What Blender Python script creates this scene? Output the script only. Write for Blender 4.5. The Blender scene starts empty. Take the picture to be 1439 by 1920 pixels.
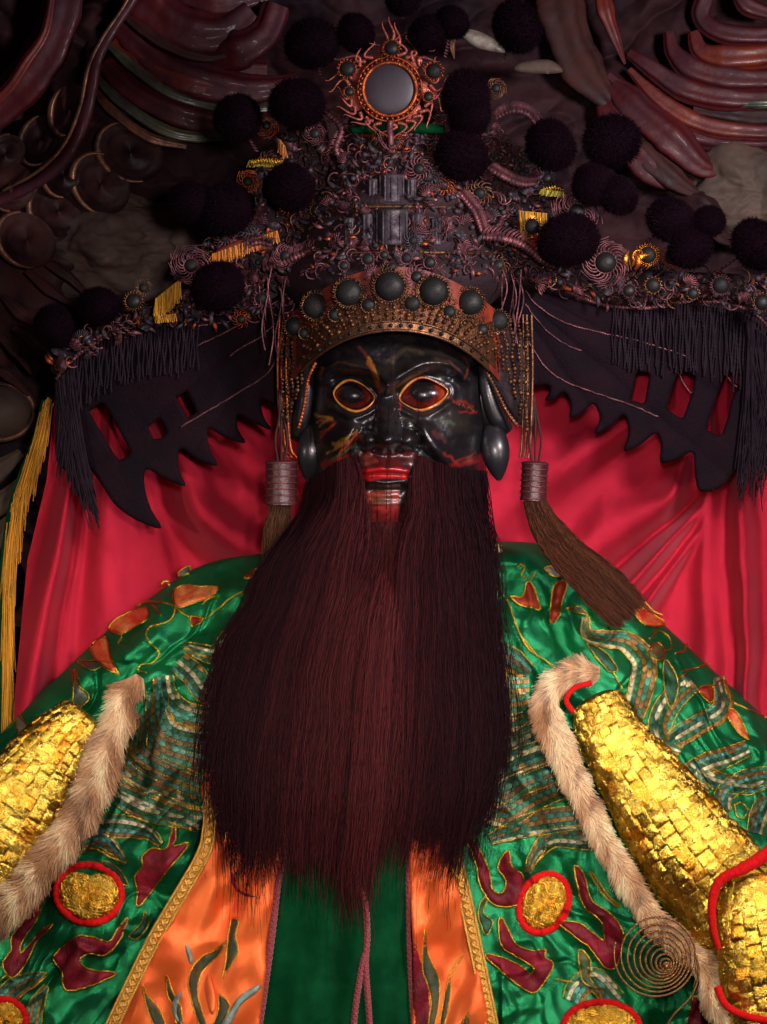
import bpy, math
import numpy as np
from mathutils import Vector, noise
from mathutils.geometry import delaunay_2d_cdt

C = bpy.context.scene
col = C.collection
R = np.random.default_rng(11)
PI = math.pi
CD = 6.0                                   # camera distance in metres (scene is modelled in millimetres first)

# ------------------------------------------------------------------ camera, world, lamps, exposure
cam = bpy.data.cameras.new('camera'); co = bpy.data.objects.new('camera', cam); col.objects.link(co)
co.location = (0, -CD, 0); co.rotation_euler = (PI/2, 0, 0)
cam.sensor_fit = 'VERTICAL'; cam.sensor_height = 24; cam.lens = 24*CD/1.92; cam.clip_end = 60
C.camera = co
w = bpy.data.worlds.new('World'); C.world = w; w.use_nodes = True
w.node_tree.nodes['Background'].inputs[0].default_value = (0.62, 0.17, 0.30, 1)
w.node_tree.nodes['Background'].inputs[1].default_value = 0.032
def lamp(name, loc, aim, size, power, colr, spread=180):
    l = bpy.data.lights.new(name, 'AREA'); l.shape = 'DISK'; l.size = size; l.energy = power; l.color = colr; l.spread = math.radians(spread)
    o = bpy.data.objects.new(name, l); col.objects.link(o); o.location = loc
    o.rotation_euler = (Vector(aim)-Vector(loc)).to_track_quat('-Z', 'Y').to_euler()
    return o
def spot(name, loc, aim, size, power, colr, cone):
    l = bpy.data.lights.new(name, 'SPOT'); l.shadow_soft_size = size; l.energy = power; l.color = colr; l.spot_size = math.radians(cone); l.spot_blend = 1
    o = bpy.data.objects.new(name, l); col.objects.link(o); o.location = loc
    o.rotation_euler = (Vector(aim)-Vector(loc)).to_track_quat('-Z', 'Y').to_euler()
spot('altar_spot_low', (0.30, -2.9, 0.05), (0.05, 0, -0.80), 0.06, 205, (1.0, 0.90, 0.78), 44)
spot('altar_spot_high', (0.14, -3.9, 0.34), (0, 0, 0.0), 0.09, 215, (1.0, 0.80, 0.79), 31)
spot('sparkle_fill_right', (1.5, -2.2, -0.25), (0.35, 0, -0.7), 0.05, 100, (1.0, 0.86, 0.66), 46)  # added fill spot without a visible source, for sparkle on the gold
spot('sparkle_fill_left', (-1.7, -1.9, 0.15), (-0.45, 0, -0.45), 0.05, 105, (1.0, 0.86, 0.66), 40)  # added side fill, no visible source: sparkle and modelling of the folds
lamp('soft_fill_upper', (1.3, -1.9, 0.8), (0.05, 0, 0.25), 0.45, 15, (1.0, 0.85, 0.88), 100)  # added soft area fill, unseen source, for broad highlights on brow and nose
C.view_settings.view_transform = 'Standard'; C.view_settings.look = 'None'
C.view_settings.exposure = 0; C.view_settings.gamma = 1; C.view_settings.use_curve_mapping = False

# ------------------------------------------------------------------ helpers
def W(P):
    P = np.asarray(P, float); d = P[..., 2]; s = (CD*1000-d)/(CD*1000)
    return np.stack([(P[..., 0]-719.5)*s/1000, -d/1000, (960-P[..., 1])*s/1000], -1)

def hsh(i, j, s):
    n = (i*374761393+j*668265263+s*1442695041) & 0xffffffff
    n = ((n ^ (n >> 13))*1274126177) & 0xffffffff
    return ((n ^ (n >> 16)) & 0xffff)/65535.0
def vn(x, y, s=0):
    x = np.asarray(x, float); y = np.asarray(y, float); x, y = np.broadcast_arrays(x, y)
    i = np.floor(x).astype(np.int64); j = np.floor(y).astype(np.int64); fx = x-i; fy = y-j
    fx = fx*fx*fx*(fx*(fx*6-15)+10); fy = fy*fy*fy*(fy*(fy*6-15)+10)
    a = hsh(i, j, s); b = hsh(i+1, j, s); c = hsh(i, j+1, s); d = hsh(i+1, j+1, s)
    return (a*(1-fx)+b*fx)*(1-fy)+(c*(1-fx)+d*fx)*fy
def fbm(x, y, s=0, o=3):
    t = 0; a = .5
    for k in range(o): t = t+a*vn(x*2**k, y*2**k, s+k*17); a *= .5
    return t/(1-.5**o)
def rid(x, y, s=0): return 1-np.abs(2*vn(x, y, s)-1)

class MB:
    def __init__(s): s.v = []; s.f = []; s.c = []; s.n = 0
    def add(s, v, f, c=None):
        v = np.asarray(v, float).reshape(-1, 3); s.v.append(v)
        s.f.append(np.asarray(f, np.int64)+s.n); s.n += len(v)
        if c is None: c = (1, 1, 1)
        s.c.append(np.broadcast_to(np.asarray(c, float), (len(v), 3)))
    def build(s, name, mat, parent=None, smooth=True, label=None):
        me = bpy.data.meshes.new(name)
        v = W(np.concatenate(s.v)); org = Vector((0, 0, 0))
        p = parent
        while p is not None: org += p.location; p = p.parent
        v = v-np.array(org)
        loops = np.concatenate([f.reshape(-1) for f in s.f])
        tot = np.concatenate([np.full(len(f), f.shape[1]) for f in s.f])
        me.vertices.add(len(v)); me.vertices.foreach_set('co', v.astype(np.float32).ravel())
        me.loops.add(len(loops)); me.loops.foreach_set('vertex_index', loops.astype(np.int32))
        me.polygons.add(len(tot)); st = np.concatenate([[0], np.cumsum(tot)[:-1]])
        me.polygons.foreach_set('loop_start', st.astype(np.int32)); me.polygons.foreach_set('loop_total', tot.astype(np.int32))
        me.polygons.foreach_set('use_smooth', np.full(len(tot), smooth))
        a = me.color_attributes.new('Col', 'FLOAT_COLOR', 'POINT')
        cc = np.concatenate(s.c); cc = np.hstack([cc, np.ones((len(cc), 1))])
        a.data.foreach_set('color', cc.astype(np.float32).ravel())
        me.update(calc_edges=True); me.validate()
        me.materials.append(mat)
        o = bpy.data.objects.new(name, me); col.objects.link(o); o.parent = parent
        if label: o['label'] = label
        return o

def thing(name, label, cat, p, group=None):
    o = bpy.data.objects.new(name, None); col.objects.link(o); o.empty_display_size = .05
    o.location = Vector(W(np.array(p, float))); o['label'] = label; o['category'] = cat
    if group: o['group'] = group
    return o
def tag(o, label, cat, group=None):
    o['label'] = label; o['category'] = cat
    if group: o['group'] = group
    return o

def cr(P, n=8, closed=False):
    P = np.asarray(P, float)
    if closed: Q = np.vstack([P[-1:], P, P[:2]])
    else: Q = np.vstack([2*P[0]-P[1], P, 2*P[-1]-P[-2]])
    out = []; t = np.linspace(0, 1, n, endpoint=False)[:, None]
    for i in range(1, len(Q)-2):
        a, b, c, d = Q[i-1], Q[i], Q[i+1], Q[i+2]
        out.append(.5*((2*b)+(-a+c)*t+(2*a-5*b+4*c-d)*t*t+(-a+3*b-3*c+d)*t**3))
    if not closed: out.append(Q[-2:-1])
    return np.vstack(out)
def resamp(P, step):
    P = np.asarray(P, float); L = np.concatenate([[0], np.cumsum(np.linalg.norm(np.diff(P[:, :2], axis=0), axis=1)+1e-9)])
    n = max(2, int(L[-1]/step)+1); t = np.linspace(0, L[-1], n)
    return np.stack([np.interp(t, L, P[:, k]) for k in range(P.shape[1])], 1), t
def grid_faces(nu, nv, cu=False, cv=False, off=0):
    i, j = np.meshgrid(np.arange(nu if cu else nu-1), np.arange(nv if cv else nv-1), indexing='ij')
    i2 = (i+1) % nu; j2 = (j+1) % nv
    return np.stack([i*nv+j, i2*nv+j, i2*nv+j2, i*nv+j2], -1).reshape(-1, 4)+off
def frames(P):
    T = np.gradient(P, axis=0); T /= np.linalg.norm(T, axis=1)[:, None]+1e-9
    ref = np.tile([0., 0, 1], (len(P), 1)); bad = np.abs(T[:, 2]) > .9; ref[bad] = [1, 0, 0]
    A = np.cross(T, ref); A /= np.linalg.norm(A, axis=1)[:, None]+1e-9
    return T, A, np.cross(A, T)
def tube(mb, P, r, k=8, c=None, flat=1.0, cap=True):
    P = np.asarray(P, float); r = np.broadcast_to(np.asarray(r, float), (len(P),)); T, A, B = frames(P)
    th = np.arange(k)*2*PI/k
    V = P[:, None]+r[:, None, None]*(np.cos(th)[None, :, None]*A[:, None]+flat*np.sin(th)[None, :, None]*B[:, None])
    cc = None if c is None else (np.repeat(np.asarray(c, float), k, 0) if np.ndim(c) == 2 else c)
    mb.add(V, grid_faces(len(P), k, False, True), cc)
    if cap:
        for e in (0, -1): mb.add(V[e], np.arange(k)[None, :], c if (c is None or np.ndim(c) == 1) else np.asarray(c)[e])
def ell(mb, c, rx, ry=None, rz=None, nu=12, nv=16, colr=None, fn=None):
    ry = rx if ry is None else ry; rz = rx if rz is None else rz
    u = np.linspace(0.001, PI-.001, nu)[:, None]; v = (np.arange(nv)*2*PI/nv)[None]
    D = np.stack([np.sin(u)*np.cos(v), np.sin(u)*np.sin(v), np.cos(u)*np.ones_like(v)], -1)
    mb.add(np.array(c, float)+D*np.array([rx, ry, rz]), grid_faces(nu, nv, False, True), colr)
def ring(mb, c, r, t, n=40, k=8, bead=0, amp=.35, ry=None, rot=0, colr=None, dz=None):
    a = np.arange(n)*2*PI/n; ry = r if ry is None else ry
    x = r*np.cos(a); y = ry*np.sin(a)
    P = np.stack([c[0]+x*math.cos(rot)-y*math.sin(rot), c[1]+x*math.sin(rot)+y*math.cos(rot), c[2]+0*a], 1)
    if dz is not None: P[:, 2] = dz(P[:, 0], P[:, 1])
    rr = t*(1+amp*np.sin(a*bead)) if bead else t*np.ones(n)
    rad = P-np.array(c); rad[:, 2] = 0; rad /= np.linalg.norm(rad, axis=1)[:, None]
    th = np.arange(k)*2*PI/k
    V = P[:, None]+rr[:, None, None]*(np.cos(th)[None, :, None]*rad[:, None]+np.sin(th)[None, :, None]*np.array([0, 0, 1.]))
    mb.add(V, grid_faces(n, k, True, True), colr)
def strands(mb, P, r0, r1=None, c=None):
    """P (N,K,3) strand paths in mm"""
    N, K, _ = P.shape; r1 = r0*.3 if r1 is None else r1
    T = np.gradient(P, axis=1); T /= np.linalg.norm(T, axis=2)[..., None]+1e-9
    ref = np.array([0.13, .07, 1.]); A = np.cross(T, ref); A /= np.linalg.norm(A, axis=2)[..., None]+1e-6; B = np.cross(A, T)
    r = (r0+(r1-r0)*np.linspace(0, 1, K))[None, :, None, None]
    th = np.array([0, 2.1, 4.2])+.5
    V = P[:, :, None]+r*(np.cos(th)[None, None, :, None]*A[:, :, None]+np.sin(th)[None, None, :, None]*B[:, :, None])
    f = grid_faces(K, 3, False, True); F = (f[None]+(np.arange(N)*K*3)[:, None, None]).reshape(-1, 4)
    cc = None
    if c is not None: c = np.asarray(c).reshape(-1, 3); cc = np.repeat(c, K*3, 0) if len(c) == N else (np.repeat(c, 3, 0) if len(c) == N*K else np.broadcast_to(c, (N*K*3, 3)))
    mb.add(V, F, cc)

def seg_dist(X, Y, path):
    path = np.asarray(path, float); d = np.full(np.shape(X), 1e9)
    for a, b in zip(path[:-1], path[1:]):
        ab = b-a; t = np.clip(((X-a[0])*ab[0]+(Y-a[1])*ab[1])/(ab@ab+1e-9), 0, 1)
        d = np.minimum(d, np.hypot(X-a[0]-t*ab[0], Y-a[1]-t*ab[1]))
    return d
def inside(X, Y, poly):
    poly = np.asarray(poly, float); r = np.zeros(np.shape(X), bool); n = len(poly)
    for i in range(n):
        x0, y0 = poly[i][:2]; x1, y1 = poly[(i+1) % n][:2]
        if y0 == y1: continue
        r ^= ((y0 > Y) != (y1 > Y)) & (X < (x1-x0)*(Y-y0)/(y1-y0)+x0)
    return r
def patch(mb, outline, dfn, puff=4, step=6, edge=8, holes=(), colfn=None, thick=3, smoothn=6):
    """padded cut-out with a real thickness that follows the surface dfn"""
    O = cr(outline, smoothn, True) if smoothn else np.asarray(outline, float)
    O, _ = resamp(np.vstack([O, O[:1]]), max(1.5, step*.5)) ; O = O[:-1]
    loops = [O]
    for h in holes:
        h, _ = resamp(np.vstack([h, h[:1]]), step*.6); loops.append(h[:-1])
    mn = O.min(0); mx = O.max(0)
    gx, gy = np.meshgrid(np.arange(mn[0], mx[0], step), np.arange(mn[1], mx[1], step*.87)); gx = gx+(np.arange(gx.shape[0]) % 2)[:, None]*step*.5
    gx = gx.ravel(); gy = gy.ravel(); ok = inside(gx, gy, O)
    for h in loops[1:]: ok &= ~inside(gx, gy, h)
    dd = np.full(gx.shape, 1e9)
    for l in loops: dd = np.minimum(dd, seg_dist(gx, gy, np.vstack([l, l[:1]])))
    ok &= dd > step*.35; gx = gx[ok]; gy = gy[ok]
    pts = []; edges = []
    for l in loops:
        s = len(pts); pts += [tuple(p[:2]) for p in l]; edges += [(s+i, s+(i+1) % len(l)) for i in range(len(l))]
    pts += list(zip(gx, gy))
    vv, ee, ff, *_ = delaunay_2d_cdt([Vector(p) for p in pts], edges, [], 0, 1e-4)
    V = np.array([tuple(v) for v in vv]); F = np.array([tuple(f) for f in ff if len(f) == 3])
    cen = V[F].mean(1); ok = inside(cen[:, 0], cen[:, 1], O)
    for h in loops[1:]: ok &= ~inside(cen[:, 0], cen[:, 1], h)
    F = F[ok]
    a = V[F]; ar = (a[:, 1, 0]-a[:, 0, 0])*(a[:, 2, 1]-a[:, 0, 1])-(a[:, 2, 0]-a[:, 0, 0])*(a[:, 1, 1]-a[:, 0, 1])
    F[ar > 0] = F[ar > 0][:, ::-1]
    dd = np.full(len(V), 1e9)
    for l in loops: dd = np.minimum(dd, seg_dist(V[:, 0], V[:, 1], np.vstack([l, l[:1]])))
    h = puff*np.sqrt(np.clip(1-(1-np.clip(dd/edge, 0, 1))**2, 0, 1))
    Z = dfn(V[:, 0], V[:, 1])
    top = np.column_stack([V, Z+h+thick]); bot = np.column_stack([V, Z-thick*0.3])
    c = None if colfn is None else colfn(V[:, 0], V[:, 1])
    n = len(V); cc = None if c is None else np.vstack([c, c])
    # side walls
    E = {}
    for t in F:
        for q in range(3):
            e = (t[q], t[(q+1) % 3]); E[e] = E.get((e[1], e[0]), 0) or 1
            if (e[1], e[0]) in E: E[e] = E[(e[1], e[0])] = 2
    S = np.array([[b, a_, a_+n, b+n] for (a_, b), k in E.items() if k == 1])
    s0 = mb.n; mb.add(np.vstack([top, bot]), F, cc); mb.f.append(F[:, ::-1]+n+s0)
    if len(S): mb.f.append(S+s0)
def ribbon(mb, path, wid, dfn, off=2, puff=4, step=4, nv=9, colfn=None, n=8):
    P, t = resamp(cr(path, n), step); wd = np.interp(np.linspace(0, 1, len(P)), np.linspace(0, 1, len(np.atleast_1d(wid))), np.atleast_1d(wid))
    T = np.gradient(P[:, :2], axis=0); T /= np.linalg.norm(T, axis=1)[:, None]+1e-9; N = np.stack([-T[:, 1], T[:, 0]], 1)
    v = np.linspace(-1, 1, nv)
    X = P[:, None, :2]+N[:, None]*(v[None, :, None]*wd[:, None, None]/2)
    Z = dfn(X[..., 0], X[..., 1])+off+puff*np.sqrt(1-v**2*.98)[None]
    top = np.dstack([X, Z]); U, Vv = np.meshgrid(t, v, indexing='ij')
    c = None if colfn is None else colfn(U, Vv)
    mb.add(top, grid_faces(len(P), nv)[:, ::-1], None if c is None else c.reshape(-1, 3))
    bt = top.copy(); bt[..., 2] = dfn(X[..., 0], X[..., 1])-2
    s = mb.n; mb.add(bt, grid_faces(len(P), nv), None if c is None else c.reshape(-1, 3))
def thread(mb, path, dfn, r=2.0, off=2, closed=False, n=8, bead=5.0, c=None, raw=False):
    P = np.asarray(path, float)[:, :2]
    if not raw: P = cr(P, n, closed)
    if closed: P = np.vstack([P, P[:1]])
    P, t = resamp(P, 1.6)
    # cord couched with uneven stitches
    rr = r*(1+.35*np.sin(t*2*PI/bead))*(.85+.3*vn(t/14, 0, 3))
    Q = np.column_stack([P, dfn(P[:, 0], P[:, 1])+off])
    Q[:, 0] += (vn(t/9, 1, 8)-.5)*1.6; Q[:, 1] += (vn(t/9, 5, 9)-.5)*1.6
    tube(mb, Q, rr, 6, c)

# ------------------------------------------------------------------ materials
def mat(name, base=None, rough=.5, metal=0, noise_s=None, noise_c=None, bump=0, bump_s=300, attr=False, coat=0, sheen=0, sheen_c=(1, 1, 1), spec=.5, nmix=(.4, .65), wave=None, tint=None, rvar=0, aniso=0, edge=None):
    m = bpy.data.materials.new(name); m.use_nodes = True; nt = m.node_tree; N = nt.nodes; L = nt.links; b = N['Principled BSDF']
    tc0 = N.new('ShaderNodeTexCoord'); mp0 = N.new('ShaderNodeMapping'); mp0.inputs['Location'].default_value = (3.713, 5.127, 2.391); L.new(tc0.outputs['Object'], mp0.inputs[0])
    b.inputs['Roughness'].default_value = rough; b.inputs['Metallic'].default_value = metal; b.inputs['Specular IOR Level'].default_value = spec
    b.inputs['Coat Weight'].default_value = coat; b.inputs['Coat Roughness'].default_value = .12
    b.inputs['Sheen Weight'].default_value = sheen; b.inputs['Sheen Tint'].default_value = (*sheen_c, 1); b.inputs['Sheen Roughness'].default_value = .4
    b.inputs['Anisotropic'].default_value = aniso
    if edge: b.inputs['Specular Tint'].default_value = (*edge, 1)
    src = None
    if attr:
        a = N.new('ShaderNodeVertexColor'); a.layer_name = 'Col'; src = a.outputs[0]
    if base is not None and not attr:
        b.inputs['Base Color'].default_value = (*base, 1)
    if noise_s:
        n = N.new('ShaderNodeTexNoise'); n.inputs['Scale'].default_value = noise_s; n.inputs['Detail'].default_value = 6; n.inputs['Roughness'].default_value = .65
        L.new(mp0.outputs[0], n.inputs['Vector'])
        mr = N.new('ShaderNodeMapRange'); mr.inputs[1].default_value = nmix[0]; mr.inputs[2].default_value = nmix[1]; L.new(n.outputs[0], mr.inputs[0])
        mx = N.new('ShaderNodeMix'); mx.data_type = 'RGBA'; L.new(mr.outputs[0], mx.inputs[0])
        if src: L.new(src, mx.inputs[6])
        else: mx.inputs[6].default_value = (*base, 1)
        if attr:
            mx.blend_type = 'MULTIPLY'; mx.inputs[7].default_value = (*(noise_c or (.5, .5, .5)), 1)
        else: mx.inputs[7].default_value = (*noise_c, 1)
        src = mx.outputs[2]
        if rvar:
            r2 = N.new('ShaderNodeMapRange'); r2.inputs[3].default_value = rough; r2.inputs[4].default_value = min(1, rough+rvar); L.new(mr.outputs[0], r2.inputs[0]); L.new(r2.outputs[0], b.inputs['Roughness'])
    if src: L.new(src, b.inputs['Base Color'])
    if bump:
        n2 = N.new('ShaderNodeTexNoise'); n2.inputs['Scale'].default_value = bump_s; n2.inputs['Detail'].default_value = 3
        if wave:
            mp = N.new('ShaderNodeMapping'); mp.inputs['Scale'].default_value = wave; L.new(mp0.outputs[0], mp.inputs[0]); L.new(mp.outputs[0], n2.inputs['Vector'])
        else: L.new(mp0.outputs[0], n2.inputs['Vector'])
        bp = N.new('ShaderNodeBump'); bp.inputs['Strength'].default_value = bump; bp.inputs['Distance'].default_value = .002
        L.new(n2.outputs[0], bp.inputs['Height']); L.new(bp.outputs[0], b.inputs['Normal'])
    return m

M = dict(
 satin_green=mat('green_satin', (.010, .17, .058), .27, .74, 7, (.028, .30, .13), .45, 1500, edge=(.15, .6, .3), spec=.4, nmix=(.35, .7)),
 satin_front=mat('green_cloth', (.002, .030, .011), .55, .2, 12, (.004, .055, .018), .4, 1100, edge=(.05, .5, .2), spec=.08),
 satin_red=mat('red_satin', (.46, .016, .040), .36, .5, 6, (.33, .010, .028), .5, 1500, edge=(1, .3, .4), sheen=.3, sheen_c=(1, .35, .45), spec=.4),
 satin_orange=mat('orange_satin', (.80, .15, .030), .34, .45, 12, (.74, .09, .015), .35, 1200, sheen=.2, spec=.4),
 goldfoil=mat('gold_foil', None, .22, 1, 60, (.8, .65, .45), .9, 600, attr=True, rvar=.14, wave=(1, 1, .3)),
 goldthread=mat('gold_thread', (.80, .50, .06), .30, 1, 500, (.30, .16, .02), .5, 1500),
 goldbraid=mat('gold_braid', (.75, .42, .09), .38, .75, 300, (.50, .25, .05), .7, 700),
 embroidery=mat('silk_embroidery', None, .34, .5, 120, (.6, .6, .6), .7, 900, attr=True),
 velvet=mat('maroon_velvet', (.21, .006, .020), .6, .1, 16, (.07, .003, .008), 1, 300, spec=.25, wave=(1, 1, .3), nmix=(.35, .6)),
 redrim=mat('red_chenille', (.60, .006, .008), .8, 0, 200, (.40, .004, .006), 1, 500, spec=.1, sheen=.1, sheen_c=(1, .3, .2)),
 cord=mat('maroon_braid', (.28, .022, .035), .5, .0, 300, (.20, .02, .03), .8, 900, sheen=.3),
 plate=mat('beaten_brass', (.20, .085, .035), .42, .8, 70, (.06, .026, .02), 1, 330, rvar=.2),
 rosecopper=mat('rose_copper', (.46, .13, .085), .40, .7, 60, (.20, .05, .05), .6, 350, rvar=.25),
 fur=mat('fur', None, .6, 0, attr=True, spec=.2),
 hair=mat('beard_hair', None, .5, 0, attr=True, spec=.03),
 lacquer=mat('face_lacquer', None, .32, 0, 14, (.75, .75, .75), .22, 70, attr=True, coat=.12, spec=.65, rvar=.10),
 eyeglass=mat('eye_glass', None, .24, 0, 60, (.6, .5, .4), .2, 150, attr=True, coat=.2),
 pom=mat('pompom_wool', (.007, .003, .006), .9, 0, spec=0, sheen=.03, sheen_c=(.9, .4, .6)),
 darkfelt=mat('dark_wing_leather', (.006, .004, .007), .7, 0, 14, (.012, .005, .008), .8, 200, spec=.05),
 fringe=mat('dark_fringe', (.024, .016, .022), .7, 0, 40, (.014, .010, .016), 0, spec=.05),
 brass=mat('old_brass', (.26, .13, .06), .36, .85, 60, (.05, .025, .02), .6, 400, rvar=.25),
 pinkmetal=mat('dusty_copper', (.24, .09, .10), .42, .7, 45, (.045, .022, .030), .6, 350, rvar=.3),
 copper=mat('red_copper', (.50, .12, .035), .36, .8, 70, (.16, .03, .015), .7, 400, rvar=.2),
 greymetal=mat('dusty_pewter', (.10, .085, .10), .45, .5, 45, (.022, .017, .024), .6, 350, rvar=.3),
 mirror=mat('dusty_mirror', (.05, .045, .05), .48, .4, 9, (.045, .040, .055), .15, 60, nmix=(.3, .7)),
 gem=mat('dull_grey_stone', (.010, .012, .011), .42, 0, 60, (.007, .007, .008), .3, 200, spec=.28, rvar=.3),
 crowncore=mat('crown_core', (.018, .010, .014), .7, .2, 30, (.035, .016, .018), 1, 200),
 orangecloth=mat('lacquered_orange', (.30, .042, .012), .55, 0, 16, (.10, .012, .01), .4, 90, nmix=(.35, .62)),
 wood=mat('tassel_cap', (.075, .016, .016), .36, 0, 60, (.03, .008, .010), .4, 300, spec=.5),
 cordwood=mat('cord_brown', (.045, .018, .018), .6, 0, 60, (.02, .01, .01), .5, 500, spec=.2),
 brush=mat('tassel_brush', None, .6, 0, attr=True, spec=.1),
 yellow=mat('yellow_fringe', None, .5, .1, attr=True, sheen=.3),
 carve_red=mat('old_red_lacquer', (.10, .008, .009), .5, 0, 11, (.05, .008, .016), .6, 60, coat=.05, nmix=(.35, .6), rvar=.2),
 carve_orange=mat('old_orange_lacquer', (.22, .035, .014), .40, 0, 11, (.10, .012, .014), .6, 60, coat=.05, nmix=(.35, .6), rvar=.2),
 carve_green=mat('old_green_lacquer', (.12, .15, .08), .34, 0, 14, (.03, .036, .032), .4, 60, coat=.15, rvar=.2),
 carve_dark=mat('soot_lacquer', (.022, .010, .012), .5, 0, 10, (.070, .024, .018), .8, 40, spec=.3, rvar=.3),
 carve_bronze=mat('bronze_edge', (.26, .12, .06), .33, .3, 20, (.03, .015, .015), .5, 90, rvar=.25),
 stone=mat('dusty_rock', (.15, .095, .065), .6, 0, 8, (.055, .050, .044), .8, 50, rvar=.2, nmix=(.3, .7)),
 wall=mat('soot_wall', (.014, .008, .012), .7, 0, 4, (.045, .018, .020), .8, 30, spec=.15, nmix=(.4, .6)),
 wire=mat('twisted_wire', (.13, .045, .030), .32, .8, 500, (.42, .22, .06), .4, 700, nmix=(.48, .56)),
 flower=mat('bright_gold_paper', (.75, .32, .03), .3, .8, 90, (.60, .14, .02), .5, 400),
 silver=mat('white_paper', (.35, .32, .27), .5, .2, 30, (.10, .08, .05), .4, 200),
)
#SECTIONS
# ------------------------------------------------------------------ structure: the altar wall behind everything
def zc(v): return lambda x, y: np.full(np.shape(x), float(v))
mb = MB()
gx, gy = np.meshgrid(np.linspace(-500, 1950, 620), np.linspace(-400, 1400, 460), indexing='ij')
qx = gx+120*fbm(gx/260, gy/200, 71); qy = gy+150*fbm(gx/230, gy/260, 72)
rel = 34*(1-np.abs(2*fbm(qx/190, qy/75, 73, 2)-1))+26*np.abs(np.sin((qy+.5*np.abs(qx-720))/24+4*fbm(qx/200, qy/200, 74)))**.7*vn(gx/140, gy/110, 75)+12*fbm(gx/30, gy/30, 76)
mb.add(np.dstack([gx, gy, -400+50*fbm(gx/160, gy/160, 4)+rel]), grid_faces(620, 460)[:, ::-1])
mb.add([(-3000, -2500, -430), (4500, -2500, -430), (4500, 4500, -430), (-3000, 4500, -430)], [[0, 1, 2, 3]])
o = mb.build('altar_wall', M['wall']); o['kind'] = 'structure'

def tubes(parent, name, m, path, r, k=14, flat=.8, d=None):
    mb = MB(); P = cr(np.array(path, float), 10); P, t = resamp(P, 5)
    rr = np.interp(np.linspace(0, 1, len(P)), np.linspace(0, 1, len(np.atleast_1d(r))), np.atleast_1d(r))
    rr = rr*(.88+.24*vn(t/40, 3, 5))*(1.28 if name in ('cloud_band', 'tendril') else 1)
    T_, A, B = frames(P); kk = 48; th = np.arange(kk)*2*PI/kk
    gr = 1+.11*np.cos(th*5+.6)[None]*(name not in ('rail', 'rail_lip', 'scale_edge'))+.10*(fbm(t[:, None]/26, th[None]*2+rr[:, None], 9)-.5)
    V = P[:, None]+(rr[:, None]*gr)[..., None]*(np.cos(th)[None, :, None]*A[:, None]+(flat*.8)*np.sin(th)[None, :, None]*B[:, None])
    mb.add(V, grid_faces(len(P), kk, False, True)); mb.add(V[0], np.arange(kk)[None]); mb.add(V[-1], np.arange(kk)[None]); return mb.build(name, m, parent)

# carved clouds, upper left: long lacquered bands
T = thing('carved_cloud_relief', 'red and green lacquered cloud bands sweeping down from the top left corner', 'carving', (330, 250, -330))
for nm, m, p, r in [
  ('cloud_band', 'carve_red', [(215, 40, -300), (300, 120, -285), (380, 155, -280), (480, 168, -300), (560, 150, -320)], [14, 26, 30, 22, 10]),
  ('cloud_band', 'carve_orange', [(215, 75, -295), (290, 130, -280), (370, 158, -270), (450, 170, -290)], [10, 16, 19, 12]),
  ('cloud_band', 'carve_green', [(205, 85, -290), (260, 135, -270), (330, 180, -265), (430, 205, -280), (500, 205, -300)], [5, 8, 7, 7, 4]),
  ('cloud_band', 'carve_red', [(195, 120, -290), (255, 175, -275), (340, 215, -270), (430, 232, -285), (520, 225, -300)], [12, 20, 22, 18, 10]),
  ('cloud_band', 'carve_green', [(183, 148, -280), (225, 190, -262), (290, 235, -255), (350, 256, -258), (440, 258, -275)], [5, 8, 9, 8, 4]),
  ('cloud_band', 'carve_bronze', [(175, 168, -280), (215, 212, -262), (280, 258, -255), (350, 275, -262)], [5, 7, 8, 5]),
  ('cloud_band', 'carve_red', [(250, -30, -310), (300, 30, -290), (360, 60, -285), (420, 60, -300), (470, 20, -310)], [30, 36, 34, 30, 20]),
  ('cloud_band', 'carve_dark', [(225, 20, -285), (300, 78, -262), (380, 108, -262), (440, 100, -280)], [6, 9, 8, 4]),
  ('cloud_band', 'carve_red', [(400, 110, -300), (460, 90, -280), (500, 60, -290), (520, 10, -300)], [20, 28, 24, 20])]:
    tubes(T, nm, M[m], p, r)
for a0, b0 in (((200, 60), (500, 130)), ((200, 105), (520, 195)), ((330, 20), (520, 60)), ((190, 140), (430, 240)), ((300, -30), (500, -10))):
    mx_ = ((a0[0]+b0[0])/2, (a0[1]+b0[1])/2+26)
    tubes(T, 'cloud_band', M['carve_dark' if a0[1] in (105, 20) else 'carve_red'], [(a0[0], a0[1], -320), (mx_[0], mx_[1], -305), (b0[0], b0[1], -325)], [10, 20, 12])
# beam-like carved scroll at the far left
T = thing('carved_scroll_beam', 'thick dark red scroll curling out of the left edge, orange streak along it', 'carving', (80, 130, -300))
tubes(T, 'scroll', M['carve_red'], [(-80, 260, -300), (0, 200, -285), (60, 140, -275), (105, 60, -275), (130, -40, -285)], [40, 42, 40, 36, 34], 24)
tubes(T, 'scroll_edge', M['carve_orange'], [(-60, 228, -262), (10, 172, -245), (50, 115, -238), (85, 60, -245), (100, -20, -255)], [9, 12, 10, 8, 6])
T = thing('carved_vine_rail', 'thin dark red rail curving from the top down to the left edge', 'carving', (170, 180, -215))
tubes(T, 'rail', M['carve_red'], [(285, -70, -230), (248, 0, -220), (205, 65, -212), (180, 120, -208), (165, 200, -208), (135, 280, -210), (80, 335, -215), (10, 372, -225), (-60, 395, -230)], [10, 10, 11, 12, 12, 13, 12, 10, 9], 16, 1)
tubes(T, 'rail_lip', M['carve_bronze'], [(272, -70, -216), (236, 5, -206), (193, 70, -198), (166, 125, -194), (150, 200, -195), (120, 272, -197), (70, 322, -202), (5, 358, -212)], [3, 3.5, 3.5, 4, 4, 4, 3.5, 3], 10, 1)
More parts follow.
